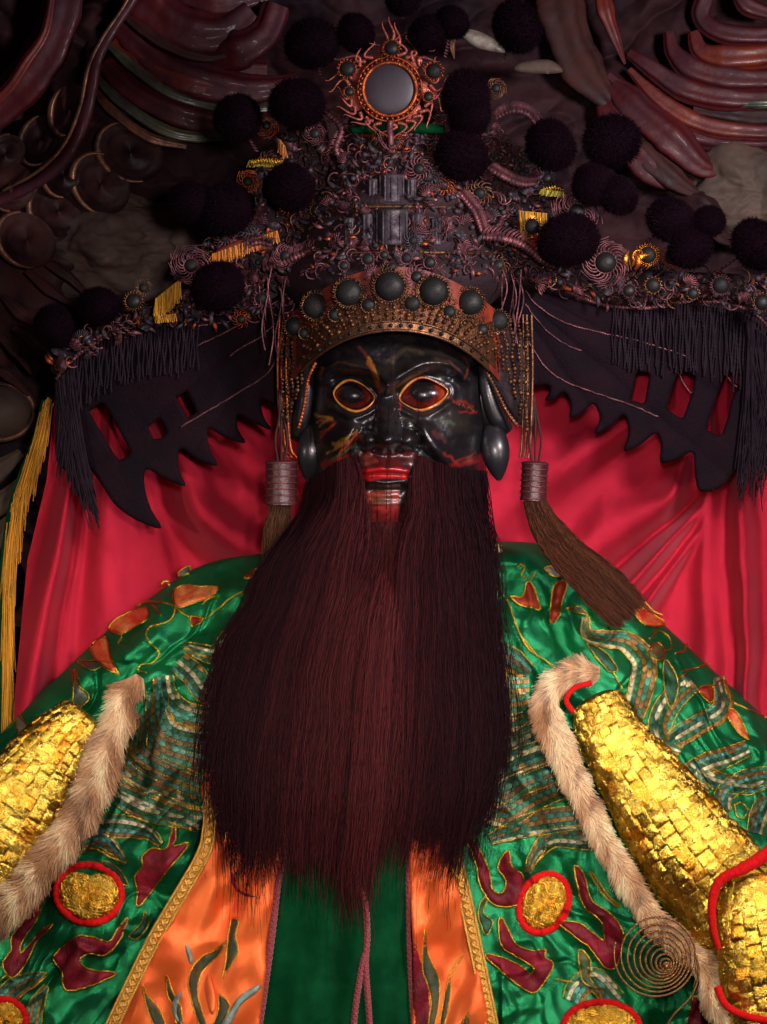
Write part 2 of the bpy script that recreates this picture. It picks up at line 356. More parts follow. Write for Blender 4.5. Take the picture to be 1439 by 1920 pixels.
# dragon body with big scales
T = thing('carved_dragon', 'dark dragon carving with big bronze rimmed scales at the left', 'carving', (120, 360, -340))
tubes(T, 'body', M['carve_dark'], [(230, 60, -380), (200, 200, -365), (150, 330, -355), (90, 450, -350), (30, 560, -350), (-40, 660, -360)], [60, 80, 110, 120, 110, 90], 28)
BS = T
for x, y, rx, ry, rot in [(245, 285, 66, 52, .5), (75, 262, 36, 50, .5), (190, 345, 62, 50, .9), (110, 395, 60, 50, .6), (50, 450, 60, 48, .6), (130, 205, 34, 50, .3), (10, 290, 34, 42, .8), (120, 330, 40, 40, .8), (20, 350, 46, 46, .8)]:
    mb = MB(); u = np.linspace(0, 1, 10)[:, None]; v = (np.arange(40)*2*PI/40)[None]
    X = rx*u*np.cos(v); Y = ry*u*np.sin(v); Z = (30*np.sqrt(1-u**2*.98)+0*v)*(.55+.45*np.sin(v*1+rot))+5*(fbm(X/14+x, Y/14+y, 5)-.5)-4*(np.abs(u-.8) < .06)
    xx = X*math.cos(rot)-Y*math.sin(rot); yy = X*math.sin(rot)+Y*math.cos(rot)
    base = -255+25*math.sin(x*.05)
    mb.add(np.dstack([x+xx, y+yy, base-10+Z]), grid_faces(10, 40, False, True)[:, ::-1])
    s = mb.build('scale', M['carve_dark'], T)
    mb = MB(); a = np.linspace(.25*PI, 1.28*PI, 30); X = rx*np.cos(a); Y = ry*np.sin(a)
    P = np.column_stack([x+X*math.cos(rot)-Y*math.sin(rot), y+X*math.sin(rot)+Y*math.cos(rot), base-4+0*a])
    tube(mb, P, 6*np.sin(np.linspace(.1, PI-.1, 30))+1.5, 8); mb.build('scale_edge', M['carve_bronze'], s)
ob = []
for p in [[(50, 508, -250), (95, 545, -238), (140, 575, -245)], [(5, 555, -250), (40, 590, -235), (75, 615, -245)], [(-10, 620, -250), (30, 660, -238), (60, 700, -250)], [(25, 615, -255), (70, 650, -245), (95, 670, -260)], [(-30, 690, -250), (10, 700, -240), (55, 740, -260)], [(70, 480, -262), (130, 520, -250), (170, 560, -262)]]:
    tubes(T, 'claw', M['carve_dark'], p, [6, 11, 5], 14)
T = thing('carved_bronze_boss', 'round bronze coloured boss half cut off at the left edge below the claws', 'carving', (0, 775, -280))
mb = MB(); ell(mb, (-2, 772, -290), 66, 52, 60, 24, 40); mb.build('boss', M['stone'], T)
mb = MB(); ring(mb, (-2, 772, -270), 66, 6, 50, 10, ry=52); mb.build('boss_rim', M['carve_bronze'], T)
for k, p in enumerate([[(-60, 905, -280), (0, 880, -270), (40, 850, -280)], [(-60, 960, -280), (0, 945, -270), (45, 900, -285)], [(-60, 1040, -290), (-10, 1010, -275), (20, 960, -285)], [(-60, 1130, -290), (-5, 1120, -275), (15, 1050, -285)], [(-60, 1230, -290), (-5, 1240, -275), (10, 1170, -285)], [(-60, 1300, -290), (0, 1300, -280), (10, 1260, -285)]]):
    tubes(T, 'carved_fold', M['stone' if k < 3 else 'carve_dark'], p, [26, 24, 10], 16)

def rock(name, label, cx, cy, cz, rx, ry, rz, sd, m='stone'):
    mb = MB(); nu, nv = 70, 100
    u = np.linspace(.001, PI-.001, nu)[:, None]; v = (np.arange(nv)*2*PI/nv)[None]
    D = np.stack([np.sin(u)*np.cos(v), np.sin(u)*np.sin(v), np.cos(u)+0*v], -1)
    n = 1+np.array([[.30*noise.noise(Vector(D[i, j]*1.5+np.array([sd, 0, 0])))+.12*noise.noise(Vector(D[i, j]*4+np.array([sd, 0, 0])))+.05*noise.noise(Vector(D[i, j]*11)) for j in range(nv)] for i in range(nu)])
    mb.add(np.array([cx, cy, cz])+D*np.array([rx, ry, rz])*n[..., None], grid_faces(nu, nv, False, True))
    return tag(mb.build(name, M[m]), label, 'rock')
rock('rock', 'smooth brown rock of the relief behind the left hat wing', 225, 460, -330, 160, 100, 90, 1.3)
rock('rock', 'smooth grey green rock of the relief at the right edge', 1420, 360, -340, 150, 110, 90, 5.1, 'carve_green' if False else 'stone')
# upper right clouds
T = thing('carved_cloud_relief', 'dark red cloud swirls layered in the top right corner', 'carving', (1330, 130, -330))
for nm, m, p, r in [
  ('cloud_band', 'carve_red', [(1520, 60, -300), (1420, 68, -290), (1350, 60, -290), (1315, 30, -300), (1330, -20, -300)], [20, 16, 16, 14, 12]),
  ('cloud_band', 'carve_orange', [(1520, 90, -290), (1400, 108, -275), (1320, 100, -280), (1300, 60, -290)], [14, 20, 20, 8]),
  ('cloud_band', 'carve_red', [(1520, 145, -290), (1400, 150, -275), (1310, 135, -275), (1265, 100, -285), (1255, 60, -295)], [20, 18, 20, 18, 8]),
  ('cloud_band', 'carve_red', [(1520, 180, -300), (1400, 188, -280), (1290, 170, -280), (1210, 120, -285), (1180, 100, -295)], [14, 16, 18, 16, 8]),
  ('cloud_band', 'carve_green', [(1520, 190, -285), (1430, 195, -270), (1320, 196, -285)], [6, 7, 2]),
  ('cloud_band', 'carve_orange', [(1520, 245, -290), (1420, 248, -275), (1320, 235, -275), (1240, 190, -280), (1180, 130, -290)], [12, 13, 14, 13, 5]),
  ('cloud_band', 'carve_red', [(1520, 262, -310), (1400, 262, -295), (1300, 250, -290), (1210, 205, -290), (1140, 140, -300)], [16, 18, 20, 18, 6]),
  ('cloud_band', 'carve_dark', [(1520, 215, -310), (1420, 220, -295), (1300, 205, -290)], [14, 18, 10]),
  ('tendril', 'carve_orange', [(1128, -30, -260), (1135, 20, -250), (1155, 75, -250), (1172, 120, -262)], [8, 12, 9, 2]),
  ('tendril', 'carve_red', [(1150, 160, -300), (1200, 210, -280), (1260, 260, -270), (1320, 315, -275), (1370, 310, -290)], [14, 26, 30, 20, 4]),
  ('tendril', 'carve_dark', [(1150, 230, -300), (1220, 300, -275), (1290, 355, -270), (1330, 365, -285)], [14, 26, 18, 3]),
  ('tendril', 'carve_red', [(1140, 180, -310), (1170, 260, -285), (1240, 330, -280), (1300, 345, -300)], [20, 30, 26, 6]),
  ('tendril', 'carve_dark', [(1270, 365, -290), (1325, 390, -265), (1350, 440, -265), (1380, 455, -280)], [8, 18, 18, 6]),
  ('scroll', 'carve_dark', [(1040, -20, -300), (1060, 60, -290), (1090, 130, -290), (1140, 190, -300)], [40, 46, 44, 20]),
  ('scroll', 'carve_red', [(1439, 25, -260), (1400, 10, -255), (1380, -20, -255)], [14, 16, 12])]:
    tubes(T, nm, M[m], p, r)
T = thing('carved_panel_fragment', 'pale grey carved plate behind the round mirror, upper right of it', 'carving', (905, 72, -200))
mb = MB(); patch(mb, [(862, 62), (885, 55), (925, 72), (948, 98), (915, 95), (885, 85)], zc(-180), 6, 6, 8); mb.build('plate', M['silver'], T)
tubes(T, 'edge', M['carve_bronze'], [(855, 66, -170), (848, 85, -165), (852, 110, -170)], [3, 5, 1])
T = thing('carved_panel_fragment', 'dull brown carved leaf to the right of the tall pompom', 'carving', (1010, 120, -200))
mb = MB(); patch(mb, [(975, 118), (1030, 112), (1055, 135), (1000, 138), (965, 132)], zc(-180), 6, 6, 8); mb.build('plate', M['stone'], T)

# ------------------------------------------------------------------ red satin drape behind the statue
def fold(p, k, s, w=0):
    """one-dimensional run of rounded cloth folds of uneven width and depth"""
    q = p*k+1.1*np.sin(p*k*.37+s)+.7*np.sin(p*k*.73+2*s); return (.5+.5*np.sin(q))**1.6*(.45+.55*np.sin(p*k*.21+s*3)**2)
def Ddrape(x, y):
    d = -75+0*x
    wob = 14*(fbm(x/220, y/260, 8)-.5)
    ang = np.arctan2(x+wob-205, np.maximum(y-560, 60)); left = 44*fold(ang, 19, 1.0)+5*fold(ang, 44, 2.0)
    ang2 = np.arctan2(x+wob-1330, np.maximum(y-700, 60)); right = 30*fold(ang2, 11, .4)
    vert = 40*fold(x+wob*3, 1/22., 2.2)+4*fold(x, 1/9., .5)
    wv = np.clip((x-1270)/120, 0, 1); right = right*(1-wv)+vert*wv
    wl = np.clip((x-250)/260, 0, 1); wr = np.clip((x-560)/300, 0, 1)
    d = d+1.5*(left*(1-wl*.8)*(1-wr)+right*wr)
    sm = lambda t: t*t*(3-2*t)
    sl = (y-935)-(x-330)*.62
    m_ = sm(np.clip((x-290)/90, 0, 1))*sm(np.clip((600-x)/60, 0, 1))
    d = d+1.5*m_*(30*np.exp(-(sl/55)**2)+14*np.exp(-((sl+95)/34)**2)-20*np.exp(-((sl-85)/45)**2))
    sl = (y-980)+(x-1290)*1.05; a_ = np.clip((1330-x)/70, 0, 1)
    m_ = sm(a_)*sm(np.clip((x-1010)/60, 0, 1)); sc = .35+.65*np.clip((1330-x)/200, 0, 1)
    d = d+1.5*m_*(34*np.exp(-(sl/(40*sc))**2)-22*np.exp(-((sl+60*sc)/(34*sc))**2)+24*np.exp(-((sl-100*sc)/(34*sc))**2)+20*np.exp(-((sl+150*sc)/(60*sc))**2))
    d = d+5*fbm(x/60, y/90, 20)+1.5*fbm(x/24, y/40, 21)
    return d
mb = MB(); nu, nv = 420, 260
v = np.linspace(680, 1900, nv)[None]; u = np.linspace(0, 1, nu)[:, None]
xl = np.interp(v, [660, 800, 900, 1050, 1300, 1900], [110, 98, 88, 52, 28, 10]); xr = 1760
gx = xl+(xr-xl)*u; gy = v+0*u
mb.add(np.dstack([gx, gy, Ddrape(gx, gy)]), grid_faces(nu, nv)[:, ::-1])
mb.add(np.dstack([gx, gy, Ddrape(gx, gy)-2.5]), grid_faces(nu, nv))
tag(mb.build('satin_drape', M['satin_red']), 'crimson satin cloth hung in folds behind the shoulders of the statue', 'drape')

# yellow fringe hanging at the left edge with its green strip
T = thing('fringed_banner_edge', 'narrow green strip with a bright yellow fringe hanging at the left edge', 'banner', (60, 1000, -60))
edge = cr([(92, 745), (75, 820), (50, 890), (30, 960), (20, 1040), (16, 1130), (15, 1220), (16, 1330), (14, 1480)], 10)
mb = MB(); ribbon(mb, [(84, 750), (66, 830), (42, 890), (22, 950), (8, 1040), (2, 1180), (0, 1400)], [12, 16, 12, 12, 10, 10, 10], zc(-70), 0, 2, 5, 5); mb.build('strip', M['satin_front'], T)
mb = MB(); N = 2600; t = np.sort(R.random(N)); e, _ = resamp(edge, 2); idx = (t*(len(e)-60)).astype(int); root = e[idx]
ln = R.uniform(60, 120, N); K = 7; s = np.linspace(0, 1, K)[None, :, None]
dn = e[np.minimum(idx+45, len(e)-1)]-root; dn /= np.linalg.norm(dn, axis=1)[:, None]+1e-9
sp = R.normal(0, 1, N)
path = root[:, None]+dn[:, None]*ln[:, None, None]*s
path[..., 0] += sp[:, None]*4+R.normal(0, 2.5, N)[:, None]*s[..., 0]+(R.random(N)*14)[:, None]*s[..., 0]*(root[:, 1] < 960)[:, None]
P3 = np.dstack([path, np.broadcast_to((-62+R.normal(0, 4, N))[:, None], (N, K))])
cl = np.array([.72, .33, .012])*R.uniform(.55, 1.15, (N, 1)); strands(mb, P3, 1.3, .8, cl); mb.build('fringe', M['yellow'], T)
# ------------------------------------------------------------------ statue: head, eyes, beard
STAT = thing('deity_statue', 'black faced bearded temple statue with wide orange rimmed eyes', 'statue', (738, 1900, 80))
def cz(P): return [(480+x*.3892, 460+y*.3892) for x, y in P]
HX, HY, HZ, RX, RY, RZ = 744, 790, 110, 172, 250, 205
def face(x, y, rho=None):
    """surface depth of the front of the head"""
    u = np.abs((x-HX)/RX); v = np.abs((y-HY)/RY)
    q = np.clip(1-(u**2.7+v**2.7), 0, 1)
    z = HZ+RZ*q**(1/2.3)
    g = lambda cx, cy, sx, sy, a: a*np.exp(-(((x-cx)/sx)**2+((y-cy)/sy)**2)/2)
    def ln(P, s, a):
        P = cr(np.array(P, float), 5) if len(P) > 2 else P
        return a*np.exp(-(seg_dist(x, y, P)/s)**2/2)
    add = 0
    # nose: bridge, bulb and wings as rounded volumes with real creases between them
    hw = np.interp(y, [700, 735, 770, 800, 822, 842], [10, 13, 17, 22, 26, 20]); hh_ = np.interp(y, [660, 690, 725, 770, 800, 820, 834, 845, 852], [0, 4, 12, 30, 46, 60, 48, 16, 0])
    body = hh_*np.clip(1-(np.abs(x-727)/(hw*1.25))**2.6, 0, 1)**.6
    wg = 0
    for wx_ in (693, 763): wg = np.maximum(wg, 38*np.clip(1-((x-wx_)/23)**2-((y-825)/20)**2, 0, 1)**.55)
    tip = 66*np.clip(1-((x-727)/27)**2-((y-822)/22)**2, 0, 1)**.5
    nose = np.maximum(np.maximum(body, wg), tip)
    nose = nose-g(706, 843, 6, 4, 26)-g(748, 843, 6, 4, 26)
    add = add+nose-g(727, 856, 44, 6, 10)-ln([(668, 812), (667, 832), (680, 848)], 4, 7)-ln([(788, 812), (789, 832), (776, 848)], 4, 7)
    # brows and glabella
    add = add+ln([(727, 724), (706, 700), (666, 684), (622, 690), (604, 706)], 9, 28)+ln([(729, 724), (756, 703), (800, 682), (850, 684), (874, 706)], 9, 30)-ln([(690, 712), (660, 706), (630, 712)], 6, 8)-ln([(770, 714), (800, 704), (840, 708)], 6, 8)+g(728, 716, 13, 10, 16)-ln([(640, 668), (690, 680)], 7, 5)
    add = add+ln([(718, 700), (690, 660), (650, 640)], 9, 6)+ln([(742, 700), (790, 672), (850, 650)], 10, 7)-ln([(730, 738), (745, 735)], 5, 7)
    add = add+ln([(765, 725-62), (820, 640), (870, 640)], 12, 5)
    # eye sockets
    add = add-g(663, 741, 42, 27, 20)-g(797, 739, 48, 27, 20)+ln([(630, 762), (665, 783), (705, 765)], 6, 7)+ln([(745, 765), (795, 784), (845, 758)], 6, 7)
    # cheeks, nasolabial folds, muzzle
    add = add+g(622, 812, 40, 34, 14)+g(836, 815, 46, 38, 16)
    add = add+ln([(660, 806), (644, 838), (628, 862)], 12, 20)+ln([(794, 806), (814, 836), (842, 864), (880, 876)], 12, 22)
    add = add-ln([(678, 802), (668, 835), (662, 858)], 5, 9)-ln([(777, 800), (786, 832), (812, 862)], 5, 9)
    add = add+g(726, 885, 46, 34, 16)+ln([(690, 884), (722, 879), (762, 884)], 6, 13)-ln([(682, 893), (722, 891), (768, 893)], 3.5, 11)+ln([(694, 902), (724, 906), (758, 902)], 6, 14)-ln([(700, 917), (748, 917)], 6, 9)
    add = add+g(724, 955, 32, 24, 26)-ln([(700, 935), (745, 935)], 4, 4)+ln([(726, 850), (724, 872)], 16, 5)-ln([(726, 848), (725, 872)], 4, 5)
    # lids
    for P in (LE, RE):
        dd = seg_dist(x, y, np.vstack([P, P[:1]])); ins = inside(x, y, P)
        add = add+5*np.exp(-(dd/4.5)**2)+4*np.exp(-((dd-11)/5)**2)*(~ins)
        add = add-np.where(ins, np.clip(dd/6, 0, 1)*18, 0)
    add = add+3*(fbm(x/22, y/16, 14)-.5)+1.2*(fbm(x/7, y/7, 15)-.5)
    w = np.clip(q*6, 0, 1)
    return z+add*w
LE = cr(cz([(375, 715), (405, 670), (455, 650), (515, 672), (570, 728), (545, 775), (480, 800), (410, 770)]), 8, True)
RE = cr(cz([(692, 735), (735, 670), (800, 637), (870, 660), (925, 703), (880, 760), (800, 793), (735, 775)]), 8, True)
nr, na = 150, 360
ph = np.concatenate([np.linspace(.002, 1, nr)**1.0*PI/2, PI/2+np.linspace(0, 1, 50)[1:]*(PI/2-.002)])
th = (np.arange(na)+.5)*2*PI/na
ct, st_ = np.cos(th), np.sin(th); sup = (np.abs(ct)**2.7+np.abs(st_)**2.7)**(-1/2.7)
rho = np.sin(ph); X = HX+RX*rho[:, None]*(ct*sup)[None]; Y = HY+RY*rho[:, None]*(st_*sup)[None]
Z = np.where((ph < PI/2)[:, None], face(X, Y), HZ+RZ*.85*np.cos(ph)[:, None])
def streak(x, y, P, wd, c, colr, sd=0):
    P = np.array(cz(P)); d = seg_dist(x+(vn(x/9, y/9, sd)-.5)*5, y+(vn(x/9, y/9, sd+5)-.5)*5, P)
    a = np.clip(1.5-d/(wd*.39), 0, 1)*np.clip(.2+1.6*vn(x/9, y/5, sd+2), 0, 1)
    return c*(1-a[..., None])+np.array(colr)*a[..., None]
def facecol(x, y):
    n = fbm(x/60, y/28, 31)
    c = np.zeros(x.shape+(3,))+np.array([.007, .0065, .008])*(.5+1.1*n[..., None])
    c = c+np.array([.016, .012, .006])*(np.clip(fbm(x/50+y/90, y/22-x/60, 4)-.5, 0, 1)*3)[..., None]
    OR, YE, RD, TE = (.30, .06, .012), (.30, .17, .02), (.20, .012, .010), (.012, .055, .06)
    for P, wd, cc in [([(545, 560), (575, 620), (600, 700)], 13, OR), ([(500, 490), (545, 545)], 10, (.10, .02, .015)), ([(290, 822), (365, 835)], 9, YE), ([(310, 870), (345, 840)], 7, YE), ([(310, 925), (385, 855)], 8, RD),
        ([(375, 960), (450, 925)], 10, YE), ([(385, 965), (430, 950)], 8, YE), ([(300, 850), (330, 842), (375, 850)], 5, OR), ([(318, 905), (345, 880), (385, 858)], 5, OR), ([(345, 1000), (400, 975), (455, 915), (490, 890)], 5, YE), ([(372, 985), (420, 968), (450, 940)], 5, OR), ([(330, 1035), (390, 1020), (450, 975), (488, 930)], 5, RD),
        ([(540, 545), (570, 585), (590, 640), (602, 690)], 7, YE), ([(870, 545), (935, 560), (985, 610)], 5, (.10, .03, .015)), ([(950, 755), (1000, 765), (1050, 800)], 4, OR), ([(900, 1000), (960, 1040), (1060, 1000)], 6, RD), ([(330, 600), (400, 560), (480, 580)], 6, (.06, .03, .015)), ([(400, 1010), (490, 905)], 6, OR), ([(360, 1040), (480, 960)], 7, (.05, .08, .03)), ([(330, 1060), (490, 1005)], 20, RD),
        ([(1000, 540), (1025, 590), (1010, 640)], 6, (.14, .03, .015)), ([(930, 735), (1045, 775)], 8, RD), ([(975, 800), (1060, 805)], 5, RD), ([(860, 900), (910, 940)], 16, (.06, .02, .022)),
        ([(940, 1065), (1075, 1030)], 16, RD), ([(895, 840), (960, 860)], 10, (.03, .06, .025)), ([(760, 870), (800, 905)], 6, (.04, .07, .03)), ([(655, 560), (720, 500), (800, 520)], 14, (.04, .03, .018)),
        ([(300, 1090), (430, 1055), (490, 985)], 10, TE), ([(770, 985), (850, 1040), (960, 1098), (1060, 1100)], 10, TE), ([(540, 970), (620, 980), (740, 980)], 8, TE), ([(695, 720), (695, 800)], 5, RD)]:
        c = streak(x, y, P, wd*.8, c, cc, int(P[0][0]))
    def poly(P, colr, s=2.5):
        nonlocal c
        P = np.array(cz(P)); d = seg_dist(x, y, np.vstack([P, P[:1]])); a = np.where(inside(x, y, P), 1, np.clip(1-d/s, 0, 1))*np.clip(.35+1.1*vn(x/12, y/6, 7), 0, 1)
        c = c*(1-a[..., None])+np.array(colr)*a[..., None]
    poly([(492, 1000), (560, 992), (700, 990), (782, 1000), (775, 1050), (735, 1085), (520, 1075)], (.075, .007, .008))
    poly([(540, 1000), (520, 1020), (530, 1060), (590, 1040)], (.24, .03, .015))
    poly([(510, 1085), (600, 1072), (640, 1085), (680, 1072), (738, 1085), (725, 1125), (630, 1118), (535, 1132)], (.52, .006, .010))
    poly([(535, 1190), (690, 1185), (690, 1245), (545, 1245)], (.30, .035, .02)); poly([(540, 1260), (690, 1255), (685, 1400), (555, 1400)], (.34, .03, .028))
    poly([(560, 1215), (660, 1215), (660, 1240), (560, 1240)], (.09, .045, .02))
    return c
mb = MB(); mb.add(np.dstack([X, Y, Z]), grid_faces(len(ph), na, False, True)[:, ::-1], facecol(X, Y).reshape(-1, 3))
# ears: rim, inner shell and long lobe, merged into the same mesh
for sx, P, lobe in ((-1, [(592, 672, 200), (580, 690, 215), (574, 730, 222), (567, 780, 215), (556, 815, 200)], (583, 866, 208)), (1, [(898, 672, 200), (908, 690, 215), (915, 735, 222), (930, 780, 215), (955, 806, 200)], (930, 862, 208))):
    tube(mb, cr(P, 8), np.interp(np.linspace(0, 1, 33), [0, .3, .8, 1], [7, 12, 17, 9]), 14, (.013, .013, .016))
    tube(mb, cr([(q[0]-sx*4 if sx < 0 else q[0]-10, q[1]+10, q[2]-28) for q in P], 8), np.interp(np.linspace(0, 1, 33), [0, .5, 1], [12, 30, 16]), 14, (.012, .009, .010), flat=.6)
    u = np.linspace(0, 1, 20); L = np.column_stack([lobe[0]+sx*(u*12-6), 800+u*100, 205+10*np.sin(u*PI)])
    tube(mb, L, 26*np.sin(np.clip(u*.80+.17, 0, 1)*PI)**.8+1, 16, (.013, .013, .016), flat=.7)
HEAD = mb.build('head', M['lacquer'], STAT)
# eyes
for P, cx, cy, rx, ry, px_, py_ in ((LE, 664, 742, 37, 27, 659, 738), (RE, 795, 740, 44, 28, 792, 733)):
    mb = MB(); u = np.linspace(.001, PI-.001, 40)[:, None]; v = (np.arange(60)*2*PI/60)[None]
    D = np.stack([np.sin(u)*np.cos(v), np.sin(u)*np.sin(v), np.cos(u)+0*v], -1)
    V = np.array([cx, cy, float(face(np.array([cx+0.]), np.array([cy+0.]))[0])-3])+D*np.array([rx, ry, 29])
    rr = .92*np.hypot(V[..., 0]-px_, (V[..., 1]-py_)*1.15)+(vn(V[..., 0]/3, V[..., 1]/3, 6)-.5)*5
    a = np.clip((rr-19)/8, 0, 1)[..., None]; b_ = np.clip((rr-29)/9, 0, 1)[..., None]
    cc = (np.array([.010, .009, .011])*(1-a)+np.array([.16, .014, .010])*a)*(1-b_)+np.array([.42, .06, .02])*b_
    mb.add(V, grid_faces(40, 60, False, True), cc.reshape(-1, 3)); E = mb.build('eye', M['eyeglass'], STAT)
    mb = MB(); Q = np.column_stack([P, face(P[:, 0], P[:, 1])+2]); Q = np.vstack([Q, Q[:1]]); Q, t = resamp(Q, 2)
    k = vn(Q[:, 0]/14, Q[:, 1]/14, 3)[:, None]; cc = np.array([.62, .13, .012])*(1-k)+np.array([.48, .27, .04])*k
    tube(mb, Q, 1.9+.8*np.sin(t/20), 8, cc); mb.build('eye_rim', M['eyeglass'], STAT)
# neck and body core under the clothes: part of the same figure
mb = MB(); u = np.linspace(0, 1, 30); tube(mb, np.column_stack([742+0*u, 900+u*220, 70+0*u]), 105+60*u**2, 40, (.012, .012, .015), flat=.8); mb.build('neck', M['lacquer'], STAT)
# beard
def Dbeard(x, y):
    z0 = face(np.clip(x, 600, 880), np.minimum(y, 930))*0+300
    return z0+30*np.clip((y-950)/300, 0, 1)-np.clip((y-1400)/250, 0, 1)*25-((x-735)/300)**2*70
BL = lambda y: np.interp(y, [850, 880, 930, 1000, 1060, 1130, 1200, 1270, 1340, 1400, 1470, 1560, 1640], [640, 588, 552, 520, 498, 470, 440, 412, 398, 388, 382, 384, 392])
BR = lambda y: np.interp(y, [850, 880, 930, 1000, 1060, 1130, 1200, 1270, 1340, 1400, 1470, 1560, 1640], [820, 898, 908, 910, 912, 926, 934, 942, 946, 944, 936, 916, 896])
mb = MB(); N = 17000; K = 22
s = np.where(R.random(N) < .72, R.random(N), R.beta(2.2, 2.2, N))       # cross position 0..1
# root line follows the moustache and jaw
rx = np.interp(s, [0, .10, .22, .36, .37, .63, .64, .76, .9, 1], [582, 606, 640, 668, 696, 748, 786, 806, 860, 905])
ry = np.interp(s, [0, .10, .22, .36, .37, .63, .64, .76, .9, 1], [905, 888, 868, 856, 984, 984, 856, 866, 884, 884])
ry = ry+R.uniform(-3, 14, N)+np.where((s > .365) & (s < .635), R.exponential(10, N)-4, 0)
rx = rx+R.normal(0, 5, N)+np.where(s > .93, R.uniform(-14, 6, N), 0)
end = 1535+80*vn(s*9, 0, 3)+110*(vn(s*30, 2, 4)-.5)+60*(vn(s*80, 2, 14)-.5)+R.uniform(-150, 40, N)-R.exponential(95, N)*(R.random(N) < .62)+R.exponential(26, N)-60*np.exp(-((s-.03)/.06)**2)-40*np.exp(-((s-.98)/.05)**2)+45*np.exp(-((s-.5)/.13)**2)
tt = np.linspace(0, 1, K)[None]
y = ry[:, None]+(end-ry)[:, None]*tt
sc = np.clip(s, 0, 1)
lay = R.random(N)
sc = sc+R.normal(0, .022, N); xt = BL(y)+(BR(y)-BL(y))*sc[:, None]+12*(vn(y/60, np.round(s*2)[:, None]*7, 33)-.5)*np.abs(2*s-1)[:, None]**3
bl = np.clip((y-ry[:, None])/170, 0, 1); bl = bl*bl*(3-2*bl)
# hair beside the mouth runs straight down instead of closing over it
x = rx[:, None]*(1-bl)+xt*bl
x = x+bl*(2.6*(vn(y/26+(lay*90)[:, None], (s*900)[:, None], 21)-.5)*2+5*(vn(y/75+(lay*50)[:, None], (s*500)[:, None], 22)-.5)*2)
md = x-724; hwm = np.interp(y, [840, 870, 900, 975, 1030], [58, 54, 44, 28, 0])
side = ((s < .365) | (s > .635))[:, None]; sg_ = np.where(s < .5, -1, 1)[:, None]; lack = np.clip(hwm-md*sg_, 0, 60)
x = x+np.where(side, sg_*lack*(.85+.3*lay[:, None]), 0)
z_ = 0; clump = (vn(s*60, 0, 1)-.5); x += (R.normal(0, 5, N)[:, None]+clump[:, None]*12)*tt+(vn(y/70+(s*40)[:, None], s[:, None]*30, 5)-.5)*14*tt
x[(s > .9) | (s < .07)] += R.normal(0, 7, ((s > .9) | (s < .07)).sum())[:, None]*np.clip(tt*5, 0, 1); stray = R.random(N) < .09; x[stray] += (np.sign(s[stray]-.5)*R.uniform(0, 26, stray.sum()))[:, None]*tt**2+8*np.sin(tt*R.uniform(4, 14, stray.sum())[:, None])
sw = np.sqrt(np.clip(1-((sc-.5)*2)**2, 0.01, 1))
z = 250+(52*sw+18*(vn(s*22, 3, 9))+10*vn(s*70, 1, 2))[:, None]+lay[:, None]*14-tt*10+22*np.sin(tt*PI)
fz = face(np.clip(rx, 590, 900), ry); z = z+45*np.clip((y-1250)/250, 0, 1); z = z*bl+(fz[:, None]+2+lay[:, None]*6)*(1-bl); ch = ((s > .365) & (s < .635))[:, None]; z = np.where(ch, np.maximum(z, 300+lay[:, None]*6-0*tt), z)
fall = np.clip((y-1000)/200, 0, 1); z = np.where(y < 1000, np.maximum(z, np.minimum(face(np.clip(x, 590, 900), np.minimum(y, 1000))+3, 400)*(y < 960)), z)
redd = (.55+.5*vn(s*26, 2, 11))[:, None]*(.15+1.15*R.random((N, 1)))*(.18+.95*np.exp(-((s-.5)/.25)**2))[:, None]  # random strand tone, plus shade towards both sides put into the hair colour
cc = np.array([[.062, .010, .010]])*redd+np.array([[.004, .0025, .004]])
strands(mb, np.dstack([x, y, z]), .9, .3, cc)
# dense under-layer
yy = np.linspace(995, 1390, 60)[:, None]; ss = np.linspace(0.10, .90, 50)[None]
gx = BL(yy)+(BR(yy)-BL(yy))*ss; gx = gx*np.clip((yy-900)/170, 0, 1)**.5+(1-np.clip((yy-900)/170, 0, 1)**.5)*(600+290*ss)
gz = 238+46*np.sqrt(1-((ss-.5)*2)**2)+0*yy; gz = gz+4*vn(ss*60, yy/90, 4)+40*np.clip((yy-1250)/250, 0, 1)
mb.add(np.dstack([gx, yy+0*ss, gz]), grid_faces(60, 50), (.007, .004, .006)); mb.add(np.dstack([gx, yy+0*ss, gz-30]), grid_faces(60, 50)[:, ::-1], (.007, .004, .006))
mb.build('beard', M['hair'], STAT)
# ------------------------------------------------------------------ headdress
HD = thing('ceremonial_headdress', 'towering sooty ceremonial crown with round mirror, dark pompoms and broad fringed wings', 'headdress', (740, 620, 150))
def Dband(x, y):
    q = np.clip(1-((x-742)/212.)**2, 0.02, 1)
    return 134+222*np.sqrt(q)
# headband: curved strip following the brow
def bandy(x): return 618+((x-742)/150.)**2*44*(1+.18*((x-742)/150.)**2)
def topy(x): return 500+((x-742)/200.)**2*92
mb = MB(); xs = np.linspace(548, 938, 130); vv = np.linspace(0, 1, 40)
X, V = np.meshgrid(xs, vv, indexing='ij'); Y = topy(X)+(bandy(X)-topy(X))*V
mb.add(np.dstack([X, Y, Dband(X, Y)-4+0*Y]), grid_faces(130, 40)[:, ::-1]); mb.add(np.dstack([X, Y, Dband(X, Y)-14]), grid_faces(130, 40)); mb.build('headband', M['orangecloth'], HD)
mb = MB(); xs = np.linspace(556, 930, 160); vv = np.linspace(0, 1, 16)
X, V = np.meshgrid(xs, vv, indexing='ij'); Y = bandy(X)-14-V*(52+8*np.sin(X/14)); mb.add(np.dstack([X, Y, Dband(X, Y)-2+2*vn(X/6, Y/6, 3)]), grid_faces(160, 16)); mb.build('brass_plate', M['plate'], HD)
